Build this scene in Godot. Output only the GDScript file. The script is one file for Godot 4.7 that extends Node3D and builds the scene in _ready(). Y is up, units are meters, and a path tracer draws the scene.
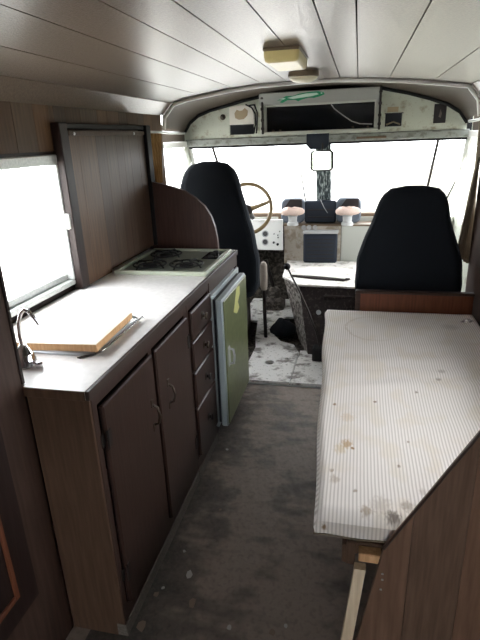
extends Node3D
# An old bus turned into a camper, seen from its bed end towards the windscreen.
# x to the right, y up, the bus drives towards -z. Floor at y = 0.

var XF := Transform3D.IDENTITY   # applied to every vertex that the shape helpers emit
var M := {}
var used := {}
var rng := RandomNumberGenerator.new()

# ---------------------------------------------------------------- shape helpers
func S() -> SurfaceTool:
	var s := SurfaceTool.new()
	s.begin(Mesh.PRIMITIVE_TRIANGLES)
	s.set_smooth_group(-1)
	return s

func tri(s: SurfaceTool, a: Vector3, b: Vector3, c: Vector3, o: Vector3) -> void:
	var n := (b - a).cross(c - a)
	if n.length() < 1e-12:
		return
	if n.dot((a + b + c) / 3.0 - o) < 0.0:
		var t := b
		b = c
		c = t
	for v in [a, c, b]:
		s.add_vertex(XF * v)

func quad(s: SurfaceTool, a: Vector3, b: Vector3, c: Vector3, d: Vector3, o: Vector3) -> void:
	tri(s, a, b, c, o)
	tri(s, a, c, d, o)

func box(s: SurfaceTool, lo: Vector3, hi: Vector3, bev := 0.0) -> void:
	var a := Vector3(minf(lo.x, hi.x), minf(lo.y, hi.y), minf(lo.z, hi.z))
	var b := Vector3(maxf(lo.x, hi.x), maxf(lo.y, hi.y), maxf(lo.z, hi.z))
	s.set_smooth_group(-1)
	var o := (a + b) / 2.0
	var h := (b - a) / 2.0
	var e := minf(bev, minf(h.x, minf(h.y, h.z)) * 0.9)
	# p(sx, sy, sz, k): the corner vertex that lies on the face across axis k
	var p := func(g: Vector3, k: int) -> Vector3:
		var q := Vector3(h.x - e, h.y - e, h.z - e)
		q[k] = h[k]
		return o + q * g
	for k in 3:
		var u := (k + 1) % 3
		var v := (k + 2) % 3
		for sg in [-1.0, 1.0]:
			var c4 := []
			for w in [[-1, -1], [1, -1], [1, 1], [-1, 1]]:
				var g := Vector3.ZERO
				g[k] = sg
				g[u] = w[0]
				g[v] = w[1]
				c4.append(p.call(g, k))
			quad(s, c4[0], c4[1], c4[2], c4[3], o)
	if e <= 0.0:
		return
	for k in 3:
		var u := (k + 1) % 3
		var v := (k + 2) % 3
		for su in [-1.0, 1.0]:
			for sv in [-1.0, 1.0]:
				var g0 := Vector3.ZERO
				g0[u] = su
				g0[v] = sv
				var g1 := g0
				g0[k] = -1
				g1[k] = 1
				quad(s, p.call(g0, u), p.call(g1, u), p.call(g1, v), p.call(g0, v), o)
	for sx in [-1.0, 1.0]:
		for sy in [-1.0, 1.0]:
			for sz in [-1.0, 1.0]:
				var g := Vector3(sx, sy, sz)
				tri(s, p.call(g, 0), p.call(g, 1), p.call(g, 2), o)

# A polygon in the plane "xy", "zy" or "xz", extruded along the third axis from d0 to d1.
func prism(s: SurfaceTool, pts: Array, plane: String, d0: float, d1: float) -> void:
	s.set_smooth_group(-1)
	var pv := PackedVector2Array()
	for q in pts:
		pv.append(Vector2(q[0], q[1]))
	var f := func(q: Vector2, d: float) -> Vector3:
		if plane == "xy": return Vector3(q.x, q.y, d)
		if plane == "zy": return Vector3(d, q.y, q.x)
		return Vector3(q.x, d, q.y)
	var ix := Geometry2D.triangulate_polygon(pv)
	var dm := (d0 + d1) / 2.0
	for i in range(0, ix.size(), 3):
		var a := pv[ix[i]]
		var b := pv[ix[i + 1]]
		var c := pv[ix[i + 2]]
		var g: Vector3 = f.call((a + b + c) / 3.0, dm)
		tri(s, f.call(a, d0), f.call(b, d0), f.call(c, d0), g)
		tri(s, f.call(a, d1), f.call(b, d1), f.call(c, d1), g)
	var cw := Geometry2D.is_polygon_clockwise(pv)
	for i in pv.size():
		var a := pv[i]
		var b := pv[(i + 1) % pv.size()]
		var side := (b - a).orthogonal() * (-1.0 if cw else 1.0)   # pointing into the polygon
		var inn := (a + b) / 2.0 - side.normalized() * 0.01
		if Geometry2D.is_point_in_polygon((a + b) / 2.0 + side.normalized() * 0.0005, pv):
			inn = (a + b) / 2.0 + side.normalized() * 0.01
		quad(s, f.call(a, d0), f.call(b, d0), f.call(b, d1), f.call(a, d1), f.call(inn, dm))

func loft(s: SurfaceTool, rings: Array, cap := true, closed := true) -> void:
	s.set_smooth_group(0)
	for i in rings.size() - 1:
		var r0: PackedVector3Array = rings[i]
		var r1: PackedVector3Array = rings[i + 1]
		var o := Vector3.ZERO
		for v in r0: o += v
		for v in r1: o += v
		o /= r0.size() + r1.size()
		var n := r0.size()
		for j in (n if closed else n - 1):
			var k := (j + 1) % n
			quad(s, r0[j], r0[k], r1[k], r1[j], o)
	if cap:
		s.set_smooth_group(-1)
		for e in 2:
			var r: PackedVector3Array = rings[0] if e == 0 else rings[-1]
			var other: PackedVector3Array = rings[1] if e == 0 else rings[-2]
			var c := Vector3.ZERO
			for v in r: c += v
			c /= r.size()
			var oc := Vector3.ZERO
			for v in other: oc += v
			oc /= other.size()
			var ins := c + (oc - c) * 0.5
			if (oc - c).length() < 1e-6:
				ins = c
			for j in r.size():
				tri(s, c, r[j], r[(j + 1) % r.size()], ins)

# A surface given by rows of points, with a thickness along "t".
func sheet(s: SurfaceTool, rows: Array, t: Vector3) -> void:
	s.set_smooth_group(0)
	for i in rows.size() - 1:
		for j in rows[i].size() - 1:
			var a: Vector3 = rows[i][j]
			var b: Vector3 = rows[i][j + 1]
			var c: Vector3 = rows[i + 1][j + 1]
			var d: Vector3 = rows[i + 1][j]
			quad(s, a, b, c, d, (a + c) / 2.0 + t * 0.5)
	s.set_smooth_group(1)
	for i in rows.size() - 1:
		for j in rows[i].size() - 1:
			var a: Vector3 = rows[i][j] + t
			var b: Vector3 = rows[i][j + 1] + t
			var c: Vector3 = rows[i + 1][j + 1] + t
			var d: Vector3 = rows[i + 1][j] + t
			quad(s, a, b, c, d, (a + c) / 2.0 - t * 0.5)
	s.set_smooth_group(-1)
	var mid: Vector3 = (rows[0][0] + rows[-1][-1]) / 2.0 + t * 0.5
	var rim := []
	for j in rows[0].size(): rim.append(rows[0][j])
	for i in range(1, rows.size()): rim.append(rows[i][-1])
	for j in range(rows[0].size() - 2, -1, -1): rim.append(rows[-1][j])
	for i in range(rows.size() - 2, 0, -1): rim.append(rows[i][0])
	for i in rim.size():
		var a: Vector3 = rim[i]
		var b: Vector3 = rim[(i + 1) % rim.size()]
		quad(s, a, b, b + t, a + t, mid)

func tube(s: SurfaceTool, pts: Array, r: float, seg := 8, r_end := -1.0) -> void:
	var rings := []
	var up := Vector3(0.3, 0.9, 0.2).normalized()
	for i in pts.size():
		var d: Vector3 = (pts[mini(i + 1, pts.size() - 1)] - pts[maxi(i - 1, 0)]).normalized()
		var side := up.cross(d)
		if side.length() < 0.05:
			side = Vector3(1, 0.1, 0).cross(d)
		side = side.normalized()
		up = d.cross(side).normalized()
		var rr := r
		if r_end >= 0.0:
			rr = lerpf(r, r_end, float(i) / (pts.size() - 1))
		var ring := PackedVector3Array()
		for k in seg:
			var an := TAU * k / seg
			ring.append(pts[i] + (side * cos(an) + up * sin(an)) * rr)
		rings.append(ring)
	loft(s, rings)

# profile: [radius, height] pairs, turned about "axis" through "at"
func lathe(s: SurfaceTool, at: Vector3, axis: Vector3, profile: Array, seg := 20) -> void:
	var d := axis.normalized()
	var side := d.cross(Vector3(0.31, 0.2, 0.93)).normalized()
	var up := d.cross(side)
	var rings := []
	for q in profile:
		var ring := PackedVector3Array()
		for k in seg:
			var an := TAU * k / seg
			ring.append(at + d * q[1] + (side * cos(an) + up * sin(an)) * maxf(q[0], 1e-4))
		rings.append(ring)
	s.set_smooth_group(0)
	for i in rings.size() - 1:
		# each band gets a smooth group of its own when the profile breaks sharply
		var o: Vector3 = at + d * (profile[i][1] + profile[i + 1][1]) / 2.0
		if is_equal_approx(profile[i][1], profile[i + 1][1]):
			# a flat ring: it faces along the axis, away from the middle of the profile
			var lo := 1e9
			var hi := -1e9
			for q in profile:
				lo = minf(lo, q[1])
				hi = maxf(hi, q[1])
			o = at + d * (lo + hi) / 2.0
		s.set_smooth_group(i + 2)
		for j in seg:
			var k := (j + 1) % seg
			quad(s, rings[i][j], rings[i][k], rings[i + 1][k], rings[i + 1][j], o)

func rrect(cx: float, cz: float, w: float, d: float, r: float, y: float, n := 5) -> PackedVector3Array:
	var out := PackedVector3Array()
	r = minf(r, minf(w, d) / 2.0 - 0.0005)
	for q in [[1, 1, 0.0], [-1, 1, PI / 2], [-1, -1, PI], [1, -1, 1.5 * PI]]:
		for k in n + 1:
			var an: float = q[2] + PI / 2 * k / n
			out.append(Vector3(cx + q[0] * (w / 2 - r) + r * cos(an), y, cz + q[1] * (d / 2 - r) + r * sin(an)))
	return out

# ---------------------------------------------------------------- scene helpers
func numbered(called: String) -> String:
	var n: int = used.get(called, 0)
	used[called] = n + 1
	return called if n == 0 else "%s_%03d" % [called, n]

func obj(called: String, s: SurfaceTool, m: Material, parent: Node = null) -> MeshInstance3D:
	s.generate_normals()
	var o := MeshInstance3D.new()
	o.mesh = s.commit()
	o.material_override = m
	if parent == null:
		o.name = numbered(called)
		add_child(o)
	else:
		o.name = called
		parent.add_child(o, true)
	return o

func part(called: String, lo: Vector3, hi: Vector3, m: Material, parent: Node, bev := 0.0) -> MeshInstance3D:
	var s := S()
	box(s, lo, hi, bev)
	return obj(called, s, m, parent)

func tag(o: Node, label: String, category: String, group := "") -> void:
	o.set_meta("label", label)
	o.set_meta("category", category)
	if group:
		o.set_meta("group", group)

func thing(called: String, label: String, category: String, at := Vector3.ZERO, group := "") -> Node3D:
	var o := Node3D.new()
	o.name = numbered(called)
	add_child(o)
	o.position = at
	tag(o, label, category, group)
	return o

func setting(called: String, label := "") -> Node3D:
	var o := Node3D.new()
	o.name = numbered(called)
	add_child(o)
	o.set_meta("kind", "structure")
	if label:
		o.set_meta("label", label)
	return o

# ---------------------------------------------------------------- materials
func C(r: int, g: int, b: int) -> Color:
	return Color(r / 255.0, g / 255.0, b / 255.0)

func noise_tex(sd: int, freq: float, a: Color, b: Color, octaves := 4, size := 512, mid = null) -> NoiseTexture2D:
	var n := FastNoiseLite.new()
	n.seed = sd
	n.frequency = freq
	n.noise_type = FastNoiseLite.TYPE_SIMPLEX_SMOOTH
	n.fractal_octaves = octaves
	var t := NoiseTexture2D.new()
	t.width = size
	t.height = size
	t.seamless = true
	t.noise = n
	var g := Gradient.new()
	g.set_color(0, a)
	g.set_color(1, b)
	if mid != null:
		g.add_point(0.5, mid)
	t.color_ramp = g
	return t

func bump_tex(sd: int, freq: float, strength: float, octaves := 3) -> NoiseTexture2D:
	var n := FastNoiseLite.new()
	n.seed = sd
	n.frequency = freq
	n.fractal_octaves = octaves
	var t := NoiseTexture2D.new()
	t.width = 512
	t.height = 512
	t.seamless = true
	t.noise = n
	t.as_normal_map = true
	t.bump_strength = strength
	return t

func mat(c: Color, rough := 0.6, metal := 0.0) -> StandardMaterial3D:
	var m := StandardMaterial3D.new()
	m.albedo_color = c
	m.roughness = rough
	m.metallic_specular = 0.35
	m.metallic = metal
	return m

func tmat(tex: Texture2D, scale: Vector3, rough := 0.6, tint := Color.WHITE, bump: Texture2D = null, bscale := 1.0) -> StandardMaterial3D:
	var m := mat(tint, rough)
	m.albedo_texture = tex
	m.uv1_triplanar = true
	m.uv1_world_triplanar = true
	m.uv1_triplanar_sharpness = 8.0
	m.uv1_scale = scale
	if bump:
		m.normal_enabled = true
		m.normal_texture = bump
		m.normal_scale = bscale
	return m

func pane_mat() -> StandardMaterial3D:
	var m := mat(Color(0.93, 0.96, 0.96, 0.07), 0.02)
	m.transparency = BaseMaterial3D.TRANSPARENCY_ALPHA
	return m

# linoleum: trodden grey-brown skin over dark old adhesive, worn through in patches
func floor_image() -> ImageTexture:
	var w := 512
	var h := 1024
	var im := Image.create(w, h, false, Image.FORMAT_RGB8)
	var n1 := FastNoiseLite.new()
	n1.seed = 11
	n1.frequency = 0.009
	n1.fractal_octaves = 5
	var n2 := FastNoiseLite.new()
	n2.seed = 12
	n2.frequency = 0.05
	n2.fractal_octaves = 3
	var n3 := FastNoiseLite.new()
	n3.seed = 13
	n3.frequency = 0.02
	n3.fractal_octaves = 4
	for y in h:
		for x in w:
			var X := -0.8 + 1.6 * x / w           # metres across the bus
			var skin := n1.get_noise_2d(x, y * 0.9) * 0.7 + n3.get_noise_2d(x * 0.6, y * 1.7) * 0.45
			# the skin has come away along the cupboards: a strip with a ragged border
			var edge := X + 0.50 + n1.get_noise_2d(y * 0.9, 300) * 0.10 + n2.get_noise_2d(x, y) * 0.05
			var k := clampf(0.5 + skin * 1.5 + clampf(edge * 5.0, -0.55, 0.35), 0.0, 1.0)
			k = smoothstep(0.05, 0.95, k)
			var c := C(100, 91, 84).lerp(C(146, 132, 121), k)
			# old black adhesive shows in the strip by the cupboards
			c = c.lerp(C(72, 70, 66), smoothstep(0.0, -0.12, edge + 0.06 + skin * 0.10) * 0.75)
			var f := n2.get_noise_2d(x * 2.1, y * 2.1)
			c = c.lerp(C(140, 130, 120), clampf(f - 0.1, 0.0, 0.4) * 0.3)
			c = c.lerp(C(30, 28, 27), clampf(-f - 0.1, 0.0, 0.4) * 0.3)
			c = c.lerp(C(128, 114, 102), clampf(n2.get_noise_2d(y * 5.0, x * 5.0) * 0.5, 0.0, 0.25))
			im.set_pixel(x, y, c)
	return ImageTexture.create_from_image(im)

# mattress ticking: fine grey stripes on cream, with the stains that the cloth has
func ticking_image() -> ImageTexture:
	var w := 1024
	var h := 1024
	var im := Image.create(w, h, false, Image.FORMAT_RGB8)
	var n1 := FastNoiseLite.new()
	n1.seed = 21
	n1.frequency = 0.006
	n1.fractal_octaves = 5
	var n2 := FastNoiseLite.new()
	n2.seed = 22
	n2.frequency = 0.06
	n2.fractal_octaves = 3
	# [x, z, radius, strength, r, g, b] in metres
	var spots := [
		[0.13, -1.13, 0.022, 0.75, 104, 94, 86], [0.10, -1.17, 0.035, 0.35, 160, 146, 132], [0.0, -1.45, 0.022, 0.6, 165, 128, 84],
		[-0.02, -1.42, 0.025, 0.35, 185, 158, 110], [0.02, -1.43, 0.007, 0.8, 130, 96, 60], [-0.05, -1.71, 0.009, 0.8, 120, 92, 66],
		[0.16, -1.36, 0.007, 0.7, 120, 104, 90], [0.26, -1.85, 0.008, 0.7, 130, 118, 106], [-0.04, -1.30, 0.008, 0.6, 150, 132, 112],
		[0.03, -1.22, 0.008, 0.6, 140, 124, 108], [-0.03, -1.26, 0.018, 0.4, 150, 130, 110], [0.2, -1.5, 0.006, 0.6, 130, 112, 96],
		[0.38, -2.05, 0.02, 0.4, 150, 140, 130], [0.36, -1.98, 0.012, 0.6, 140, 126, 116], [0.10, -1.75, 0.008, 0.8, 120, 100, 80],
		[0.0, -1.62, 0.03, 0.3, 190, 160, 120], [0.5, -2.6, 0.05, 0.3, 160, 150, 140], [0.06, -1.14, 0.02, 0.6, 150, 132, 112],
		[0.17, -1.18, 0.022, 0.5, 140, 126, 114], [0.22, -1.25, 0.014, 0.3, 150, 134, 120]]
	for y in h:
		var Z := -3.0 + 2.0 * y / h
		for x in w:
			var X := -0.2 + 0.9 * x / w
			var ph := fposmod(X + n2.get_noise_2d(0, y * 0.15) * 0.0008, 0.0105) / 0.0105
			var c := C(232, 226, 220)
			var st := smoothstep(0.0, 0.12, ph) * (1.0 - smoothstep(0.42, 0.54, ph))
			c = c.lerp(C(196, 187, 181), st * 0.85)
			var g := n1.get_noise_2d(x, y * 1.6)
			c = c.lerp(C(212, 198, 176), clampf(g * 0.7, 0.0, 0.28))
			# a ring left by something wet near the far end
			var rr := absf(Vector2((X - 0.12) / 0.15, (Z + 2.55) / 0.17).length() - 1.0 + n2.get_noise_2d(x, y) * 0.06)
			c = c.lerp(C(170, 152, 130), clampf(1.0 - rr / 0.06, 0.0, 1.0) * 0.35 * clampf(0.4 - (X - 0.15) * 3.0, 0.0, 1.0))
			for q in spots:
				var dx: float = X - q[0]
				var dz: float = Z - q[1]
				if absf(dx) < q[2] * 1.5 and absf(dz) < q[2] * 1.9:
					var d := Vector2(dx, dz * 0.75).length() / (q[2] as float) + n2.get_noise_2d(x * 1.5, y * 1.5) * 0.5
					c = c.lerp(C(q[4], q[5], q[6]), clampf((1.0 - d) * 1.6, 0.0, 1.0) * (q[3] as float))
			im.set_pixel(x, y, c)
	return ImageTexture.create_from_image(im)

# cab floor: white paint and plaster dust over dark steel, rubbed off in blotches
func chipped_image(sd: int, a: Color, b: Color, cover: float, freq: float) -> ImageTexture:
	var w := 512
	var im := Image.create(w, w, false, Image.FORMAT_RGB8)
	var n := FastNoiseLite.new()
	n.seed = sd
	n.frequency = freq
	n.fractal_octaves = 5
	n.fractal_gain = 0.6
	var n2 := FastNoiseLite.new()
	n2.seed = sd + 100
	n2.frequency = freq * 6.0
	n2.fractal_octaves = 3
	for y in w:
		for x in w:
			var g := n.get_noise_2d(x, y)
			var h := n2.get_noise_2d(x, y)
			var k := smoothstep(-0.26, 0.26, g + cover + h * 0.10)
			var c := a.lerp(b, k)
			c = c.lerp(a, smoothstep(0.34, 0.50, h + (0.5 - k) * 0.15) * 0.6)
			c = c.lightened(clampf(h, 0.0, 1.0) * 0.10)
			im.set_pixel(x, y, c)
	return ImageTexture.create_from_image(im)

func make_materials() -> void:
	var grain := noise_tex(1, 0.02, Color(0.78, 0.77, 0.76), Color(1, 1, 1), 5)
	var grain_n := bump_tex(2, 0.03, 1.0)
	var up := Vector3(5.0, 0.35, 5.0)       # grain that runs up
	var along := Vector3(5.0, 5.0, 0.35)    # grain that runs along the bus
	var across := Vector3(0.35, 5.0, 5.0)
	M.panel = []
	for c in [C(112, 88, 68), C(98, 77, 60), C(122, 94, 70), C(92, 75, 62), C(104, 86, 70)]:
		M.panel.append(tmat(grain, up, 0.5, c, grain_n, 0.25))
	M.hatch = []
	for c in [C(102, 78, 58), C(84, 66, 53), C(90, 72, 57), C(80, 62, 50), C(86, 66, 53)]:
		M.hatch.append(tmat(grain, up, 0.42, c, grain_n, 0.2))
	M.cabinet = tmat(grain, up, 0.38, C(64, 48, 42), grain_n, 0.2)
	M.cabinet_end = tmat(grain, up, 0.5, C(100, 77, 62), grain_n, 0.2)
	M.door = tmat(grain, up, 0.36, C(60, 44, 38), grain_n, 0.2)
	M.dark_wood = tmat(grain, up, 0.45, C(46, 34, 31), grain_n, 0.2)
	M.partition = tmat(grain, up, 0.5, C(78, 60, 52), grain_n, 0.2)
	M.bulkhead = tmat(grain, up, 0.5, C(74, 52, 46), grain_n, 0.2)
	M.red_wood = tmat(grain, up, 0.5, C(112, 66, 46), grain_n, 0.3)
	M.plank_ceiling = []
	var vinyl_n := bump_tex(5, 0.09, 3.0)
	var vinyl := noise_tex(6, 0.05, C(90, 79, 69), C(130, 116, 103), 5)
	for c in [Color(1, 1, 1), Color(0.97, 0.96, 0.95), Color(0.94, 0.94, 0.93)]:
		var pm := tmat(vinyl, Vector3(3, 3, 3), 0.28, c, vinyl_n, 0.35)
		pm.metallic_specular = 0.85
		M.plank_ceiling.append(pm)
	M.gap = mat(C(40, 34, 30), 0.9)
	M.headliner = tmat(noise_tex(7, 0.04, C(62, 54, 46), C(80, 70, 60), 4), Vector3(3, 3, 3), 0.65, Color.WHITE, vinyl_n, 0.3)
	M.trim_white = mat(C(240, 239, 234), 0.22)
	M.trim_white.metallic_specular = 1.0
	M.cream = tmat(chipped_image(31, C(158, 152, 132), C(196, 200, 186), 0.42, 0.010), Vector3(1.3, 1.3, 1.3), 0.5)
	M.cream_plain = mat(C(186, 187, 178), 0.5)
	M.grey_metal = tmat(chipped_image(32, C(112, 112, 104), C(146, 150, 144), 0.2, 0.008), Vector3(2, 2, 2), 0.45)
	M.flap = mat(C(158, 159, 154), 0.5)
	M.black = mat(C(18, 18, 20), 0.6)
	M.black_gloss = mat(C(16, 19, 24), 0.12)
	M.rubber = mat(C(26, 26, 27), 0.75)
	M.seat = tmat(noise_tex(8, 0.2, C(17, 21, 26), C(26, 30, 36), 2), Vector3(6, 6, 6), 0.95, Color.WHITE, bump_tex(9, 0.25, 3.0), 0.4)
	M.floor = mat(Color.WHITE, 0.55)
	M.floor.albedo_texture = floor_image()
	M.floor.uv1_triplanar = true
	M.floor.uv1_world_triplanar = true
	M.floor.uv1_scale = Vector3(1.0 / 1.6, 1, 1.0 / 3.2)
	M.floor.uv1_offset = Vector3(0.5, 0, 0)
	M.floor.normal_enabled = true
	M.floor.normal_texture = bump_tex(14, 0.06, 4.0)
	M.floor.normal_scale = 0.15
	M.cab_floor = tmat(chipped_image(33, C(138, 132, 126), C(240, 238, 234), 0.26, 0.010), Vector3(1.1, 1.1, 1.1), 0.5)
	M.cab_dirt = tmat(chipped_image(34, C(58, 53, 49), C(104, 97, 90), -0.05, 0.02), Vector3(2, 2, 2), 0.85)
	M.dog_side = tmat(chipped_image(35, C(84, 78, 74), C(172, 167, 161), 0.02, 0.02), Vector3(2.2, 2.2, 2.2), 0.7)
	M.dog_face = tmat(chipped_image(36, C(46, 39, 38), C(74, 66, 63), -0.25, 0.025), Vector3(2.2, 2.2, 2.2), 0.6)
	M.dog_top = tmat(chipped_image(37, C(168, 160, 152), C(230, 226, 220), 0.3, 0.010), Vector3(1.6, 1.6, 1.6), 0.55)
	M.dash = tmat(chipped_image(38, C(146, 134, 118), C(178, 170, 158), 0.1, 0.006), Vector3(2, 2, 2), 0.55)
	M.laminate = tmat(noise_tex(15, 0.03, C(224, 221, 218), C(240, 237, 234), 4), Vector3(2, 2, 2), 0.32)
	M.edge = mat(C(58, 48, 44), 0.45)
	M.white_paint = mat(C(228, 228, 224), 0.45)
	M.alu = tmat(noise_tex(16, 0.05, C(170, 174, 172), C(206, 208, 204), 3), Vector3(3, 3, 3), 0.4, Color.WHITE)
	M.alu.metallic = 0.4
	M.chrome = mat(C(214, 214, 216), 0.16, 1.0)
	M.steel = mat(C(190, 192, 194), 0.3, 1.0)
	M.dark_steel = mat(C(62, 58, 56), 0.42, 0.8)
	M.bronze = mat(C(70, 60, 52), 0.45, 0.7)
	M.board_top = tmat(noise_tex(17, 0.03, C(226, 212, 190), C(242, 232, 214), 4), Vector3(4, 4, 0.6), 0.5)
	M.pine = tmat(noise_tex(18, 0.03, C(196, 150, 104), C(226, 186, 140), 4), up, 0.6)
	M.pale_pine = tmat(noise_tex(19, 0.03, C(206, 184, 152), C(232, 214, 186), 4), up, 0.6)
	M.fridge_green = tmat(noise_tex(20, 0.02, C(102, 108, 76), C(118, 124, 88), 4), Vector3(2, 2, 2), 0.35)
	M.fridge_grey = mat(C(150, 160, 162), 0.45)
	M.gasket = mat(C(48, 52, 54), 0.7)
	M.tape = mat(C(206, 204, 134), 0.6)
	M.stove = mat(C(168, 174, 156), 0.35)
	M.stove_pan = mat(C(120, 124, 112), 0.4)
	M.iron = mat(C(24, 23, 23), 0.65)
	M.lamp_yellow = mat(C(204, 188, 132), 0.35)
	M.lamp_cream = mat(C(226, 218, 190), 0.35)
	M.lamp_base = mat(C(122, 108, 88), 0.45)
	M.ticking = mat(Color.WHITE, 0.9)
	M.ticking.albedo_texture = ticking_image()
	M.ticking.uv1_triplanar = true
	M.ticking.uv1_world_triplanar = true
	M.ticking.uv1_triplanar_sharpness = 6.0
	M.ticking.uv1_scale = Vector3(1.0 / 0.9, 0.5, 0.5)
	M.ticking.uv1_offset = Vector3(0.2 / 0.9, 0.1, 0.5)
	M.curtain_gold = tmat(noise_tex(23, 0.03, C(128, 96, 58), C(170, 136, 88), 3), Vector3(9, 1, 9), 0.9)
	M.curtain_gold.backlight_enabled = true
	M.curtain_gold.backlight = C(90, 66, 36)
	M.curtain_grey = tmat(noise_tex(24, 0.03, C(112, 100, 84), C(140, 126, 106), 3), Vector3(9, 1, 9), 0.9)
	M.curtain_grey.backlight_enabled = true
	M.curtain_grey.backlight = C(46, 40, 32)
	M.wheel = tmat(noise_tex(25, 0.05, C(92, 76, 52), C(126, 108, 78), 3), Vector3(4, 4, 4), 0.4)
	M.navy = mat(C(38, 44, 54), 0.5)
	M.blue_grey = mat(C(88, 95, 104), 0.5)
	M.seat_grip = mat(C(138, 128, 118), 0.6)
	M.pink = tmat(noise_tex(26, 0.05, C(206, 172, 158), C(236, 220, 208), 3), Vector3(6, 6, 6), 0.8)
	M.duct = mat(C(178, 178, 176), 0.5)
	M.rust_bar = tmat(noise_tex(27, 0.05, C(98, 80, 64), C(130, 112, 94), 3), Vector3(4, 4, 4), 0.6)
	M.paper = mat(C(226, 222, 212), 0.8)
	M.brown_paper = mat(C(178, 160, 132), 0.8)
	M.green_ink = mat(C(30, 132, 92), 0.5)
	M.pale_ink = mat(C(196, 222, 208), 0.5)
	M.gauge = mat(C(170, 172, 172), 0.3)
	M.gauge_face = mat(C(84, 84, 84), 0.4)
	M.mirror = mat(C(214, 226, 208), 0.04, 1.0)
	M.plate = mat(C(40, 36, 36), 0.4)
	M.plate_mark = mat(C(108, 98, 92), 0.5)
	M.glass = pane_mat()
	M.tinted = pane_mat()
	M.tinted.albedo_color = Color(0.20, 0.24, 0.23, 0.20)
	M.ground = tmat(noise_tex(28, 0.03, C(198, 195, 188), C(220, 217, 211), 4), Vector3(0.5, 0.5, 0.5), 0.9)
	M.turf = tmat(noise_tex(29, 0.05, C(118, 116, 104), C(138, 135, 122), 4), Vector3(0.7, 0.7, 0.7), 0.95)
	M.chip_white = mat(C(176, 172, 166), 0.7)
	M.chip_tan = mat(C(134, 116, 102), 0.7)
	M.body_paint = mat(C(196, 196, 188), 0.5)
	M.toe = tmat(noise_tex(30, 0.04, C(88, 82, 76), C(124, 117, 109), 4), Vector3(4, 4, 4), 0.5)
	M.end_board = []
	for c in [C(132, 102, 84), C(120, 95, 79), C(136, 104, 85)]:
		M.end_board.append(tmat(grain, up, 0.5, c, grain_n, 0.2))
	M.rear = tmat(grain, up, 0.55, C(110, 88, 72))
	M.stain = mat(C(52, 46, 42), 0.8)

# ---------------------------------------------------------------- the shell
const ARCH := [[-1.216, 1.587], [-1.206, 1.657], [-1.140, 1.729], [-1.047, 1.753], [-0.956, 1.765], [-0.779, 1.789], [-0.584, 1.805], [-0.348, 1.811], [-0.120, 1.810], [0.100, 1.797], [0.315, 1.778], [0.473, 1.756], [0.581, 1.740], [0.640, 1.669], [0.655, 1.587]]
const FRONT := [[-1.412, 1.566], [-1.354, 1.648], [-1.280, 1.700], [-1.180, 1.735], [-1.060, 1.760], [-0.900, 1.795], [-0.660, 1.832], [-0.400, 1.852], [-0.120, 1.852], [0.150, 1.828], [0.340, 1.785], [0.494, 1.740], [0.620, 1.696], [0.710, 1.640], [0.765, 1.566]]

func arch_y(x: float) -> float:
	for i in ARCH.size() - 1:
		if x <= ARCH[i + 1][0]:
			return lerpf(ARCH[i][1], ARCH[i + 1][1], (x - ARCH[i][0]) / (ARCH[i + 1][0] - ARCH[i][0]))
	return ARCH[-1][1]

func build_ceiling() -> void:
	var root := setting("ceiling", "pale vinyl plank ceiling curving down to the side walls")
	var seams := [-1.206, -1.140, -0.950, -0.745, -0.570, -0.425, -0.270, -0.120, -0.020, 0.150, 0.385, 0.581, 0.640]
	for i in seams.size() - 1:
		var x0: float = seams[i] + 0.0022
		var x1: float = seams[i + 1] - 0.0022
		var xs := [x0]
		for q in ARCH:
			if q[0] > x0 + 0.01 and q[0] < x1 - 0.01:
				xs.append(q[0])
		xs.append(x1)
		var rows := []
		for z in [-3.2, 1.6]:
			var row := []
			for x in xs:
				row.append(Vector3(x, arch_y(x), z))
			rows.append(row)
		var s := S()
		sheet(s, rows, Vector3(0, 0.014, 0))
		obj("plank", s, M.plank_ceiling[(i * 2 + 1) % 3], root)
	# the boards' dark backing and the roof skin over it
	var s2 := S()
	var rows2 := []
	for z in [-3.2, 1.66]:
		var row := []
		row.append(Vector3(-1.28, 1.62, z))
		for q in ARCH.slice(1, ARCH.size() - 1):
			row.append(Vector3(q[0] * 1.0, q[1] + 0.0145, z))
		row.append(Vector3(0.90, 1.60, z))
		rows2.append(row)
	sheet(s2, rows2, Vector3(0, 0.06, 0))
	obj("backing", s2, M.gap, root)
	# headliner over the cab, from the white edging to the front panel
	var front := setting("ceiling", "dull beige headliner arching over the driver's cab")
	var rows3 := []
	for k in 7:
		var t := k / 6.0
		var row := []
		for i in ARCH.size():
			var a := Vector3(ARCH[i][0], ARCH[i][1], -3.2)
			var b := Vector3(FRONT[i][0], FRONT[i][1], -4.2)
			var p := a.lerp(b, t)
			p.y += 0.012 * sin(PI * t)
			row.append(p)
		rows3.append(row)
	var s3 := S()
	sheet(s3, rows3, Vector3(0, 0.035, 0))
	obj("headliner", s3, M.headliner, front)
	# white edging between the two
	var e := setting("trim_1", "thin white edging strip round the end of the plank ceiling")
	var pts := []
	for q in ARCH:
		pts.append(Vector3(q[0] + (0.010 if q[0] < -0.3 else -0.010), q[1] - 0.010, -3.198))
	var s4 := S()
	tube(s4, pts, 0.012, 12)
	obj("strip", s4, M.trim_white, e)
	# black rubber between headliner and front panel
	var g := setting("trim_2", "black rubber seal between headliner and cream front panel")
	pts = []
	for q in FRONT:
		pts.append(Vector3(q[0], q[1] - 0.010, -4.188))
	var s5 := S()
	tube(s5, pts, 0.014, 8)
	obj("seal", s5, M.rubber, g)

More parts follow.
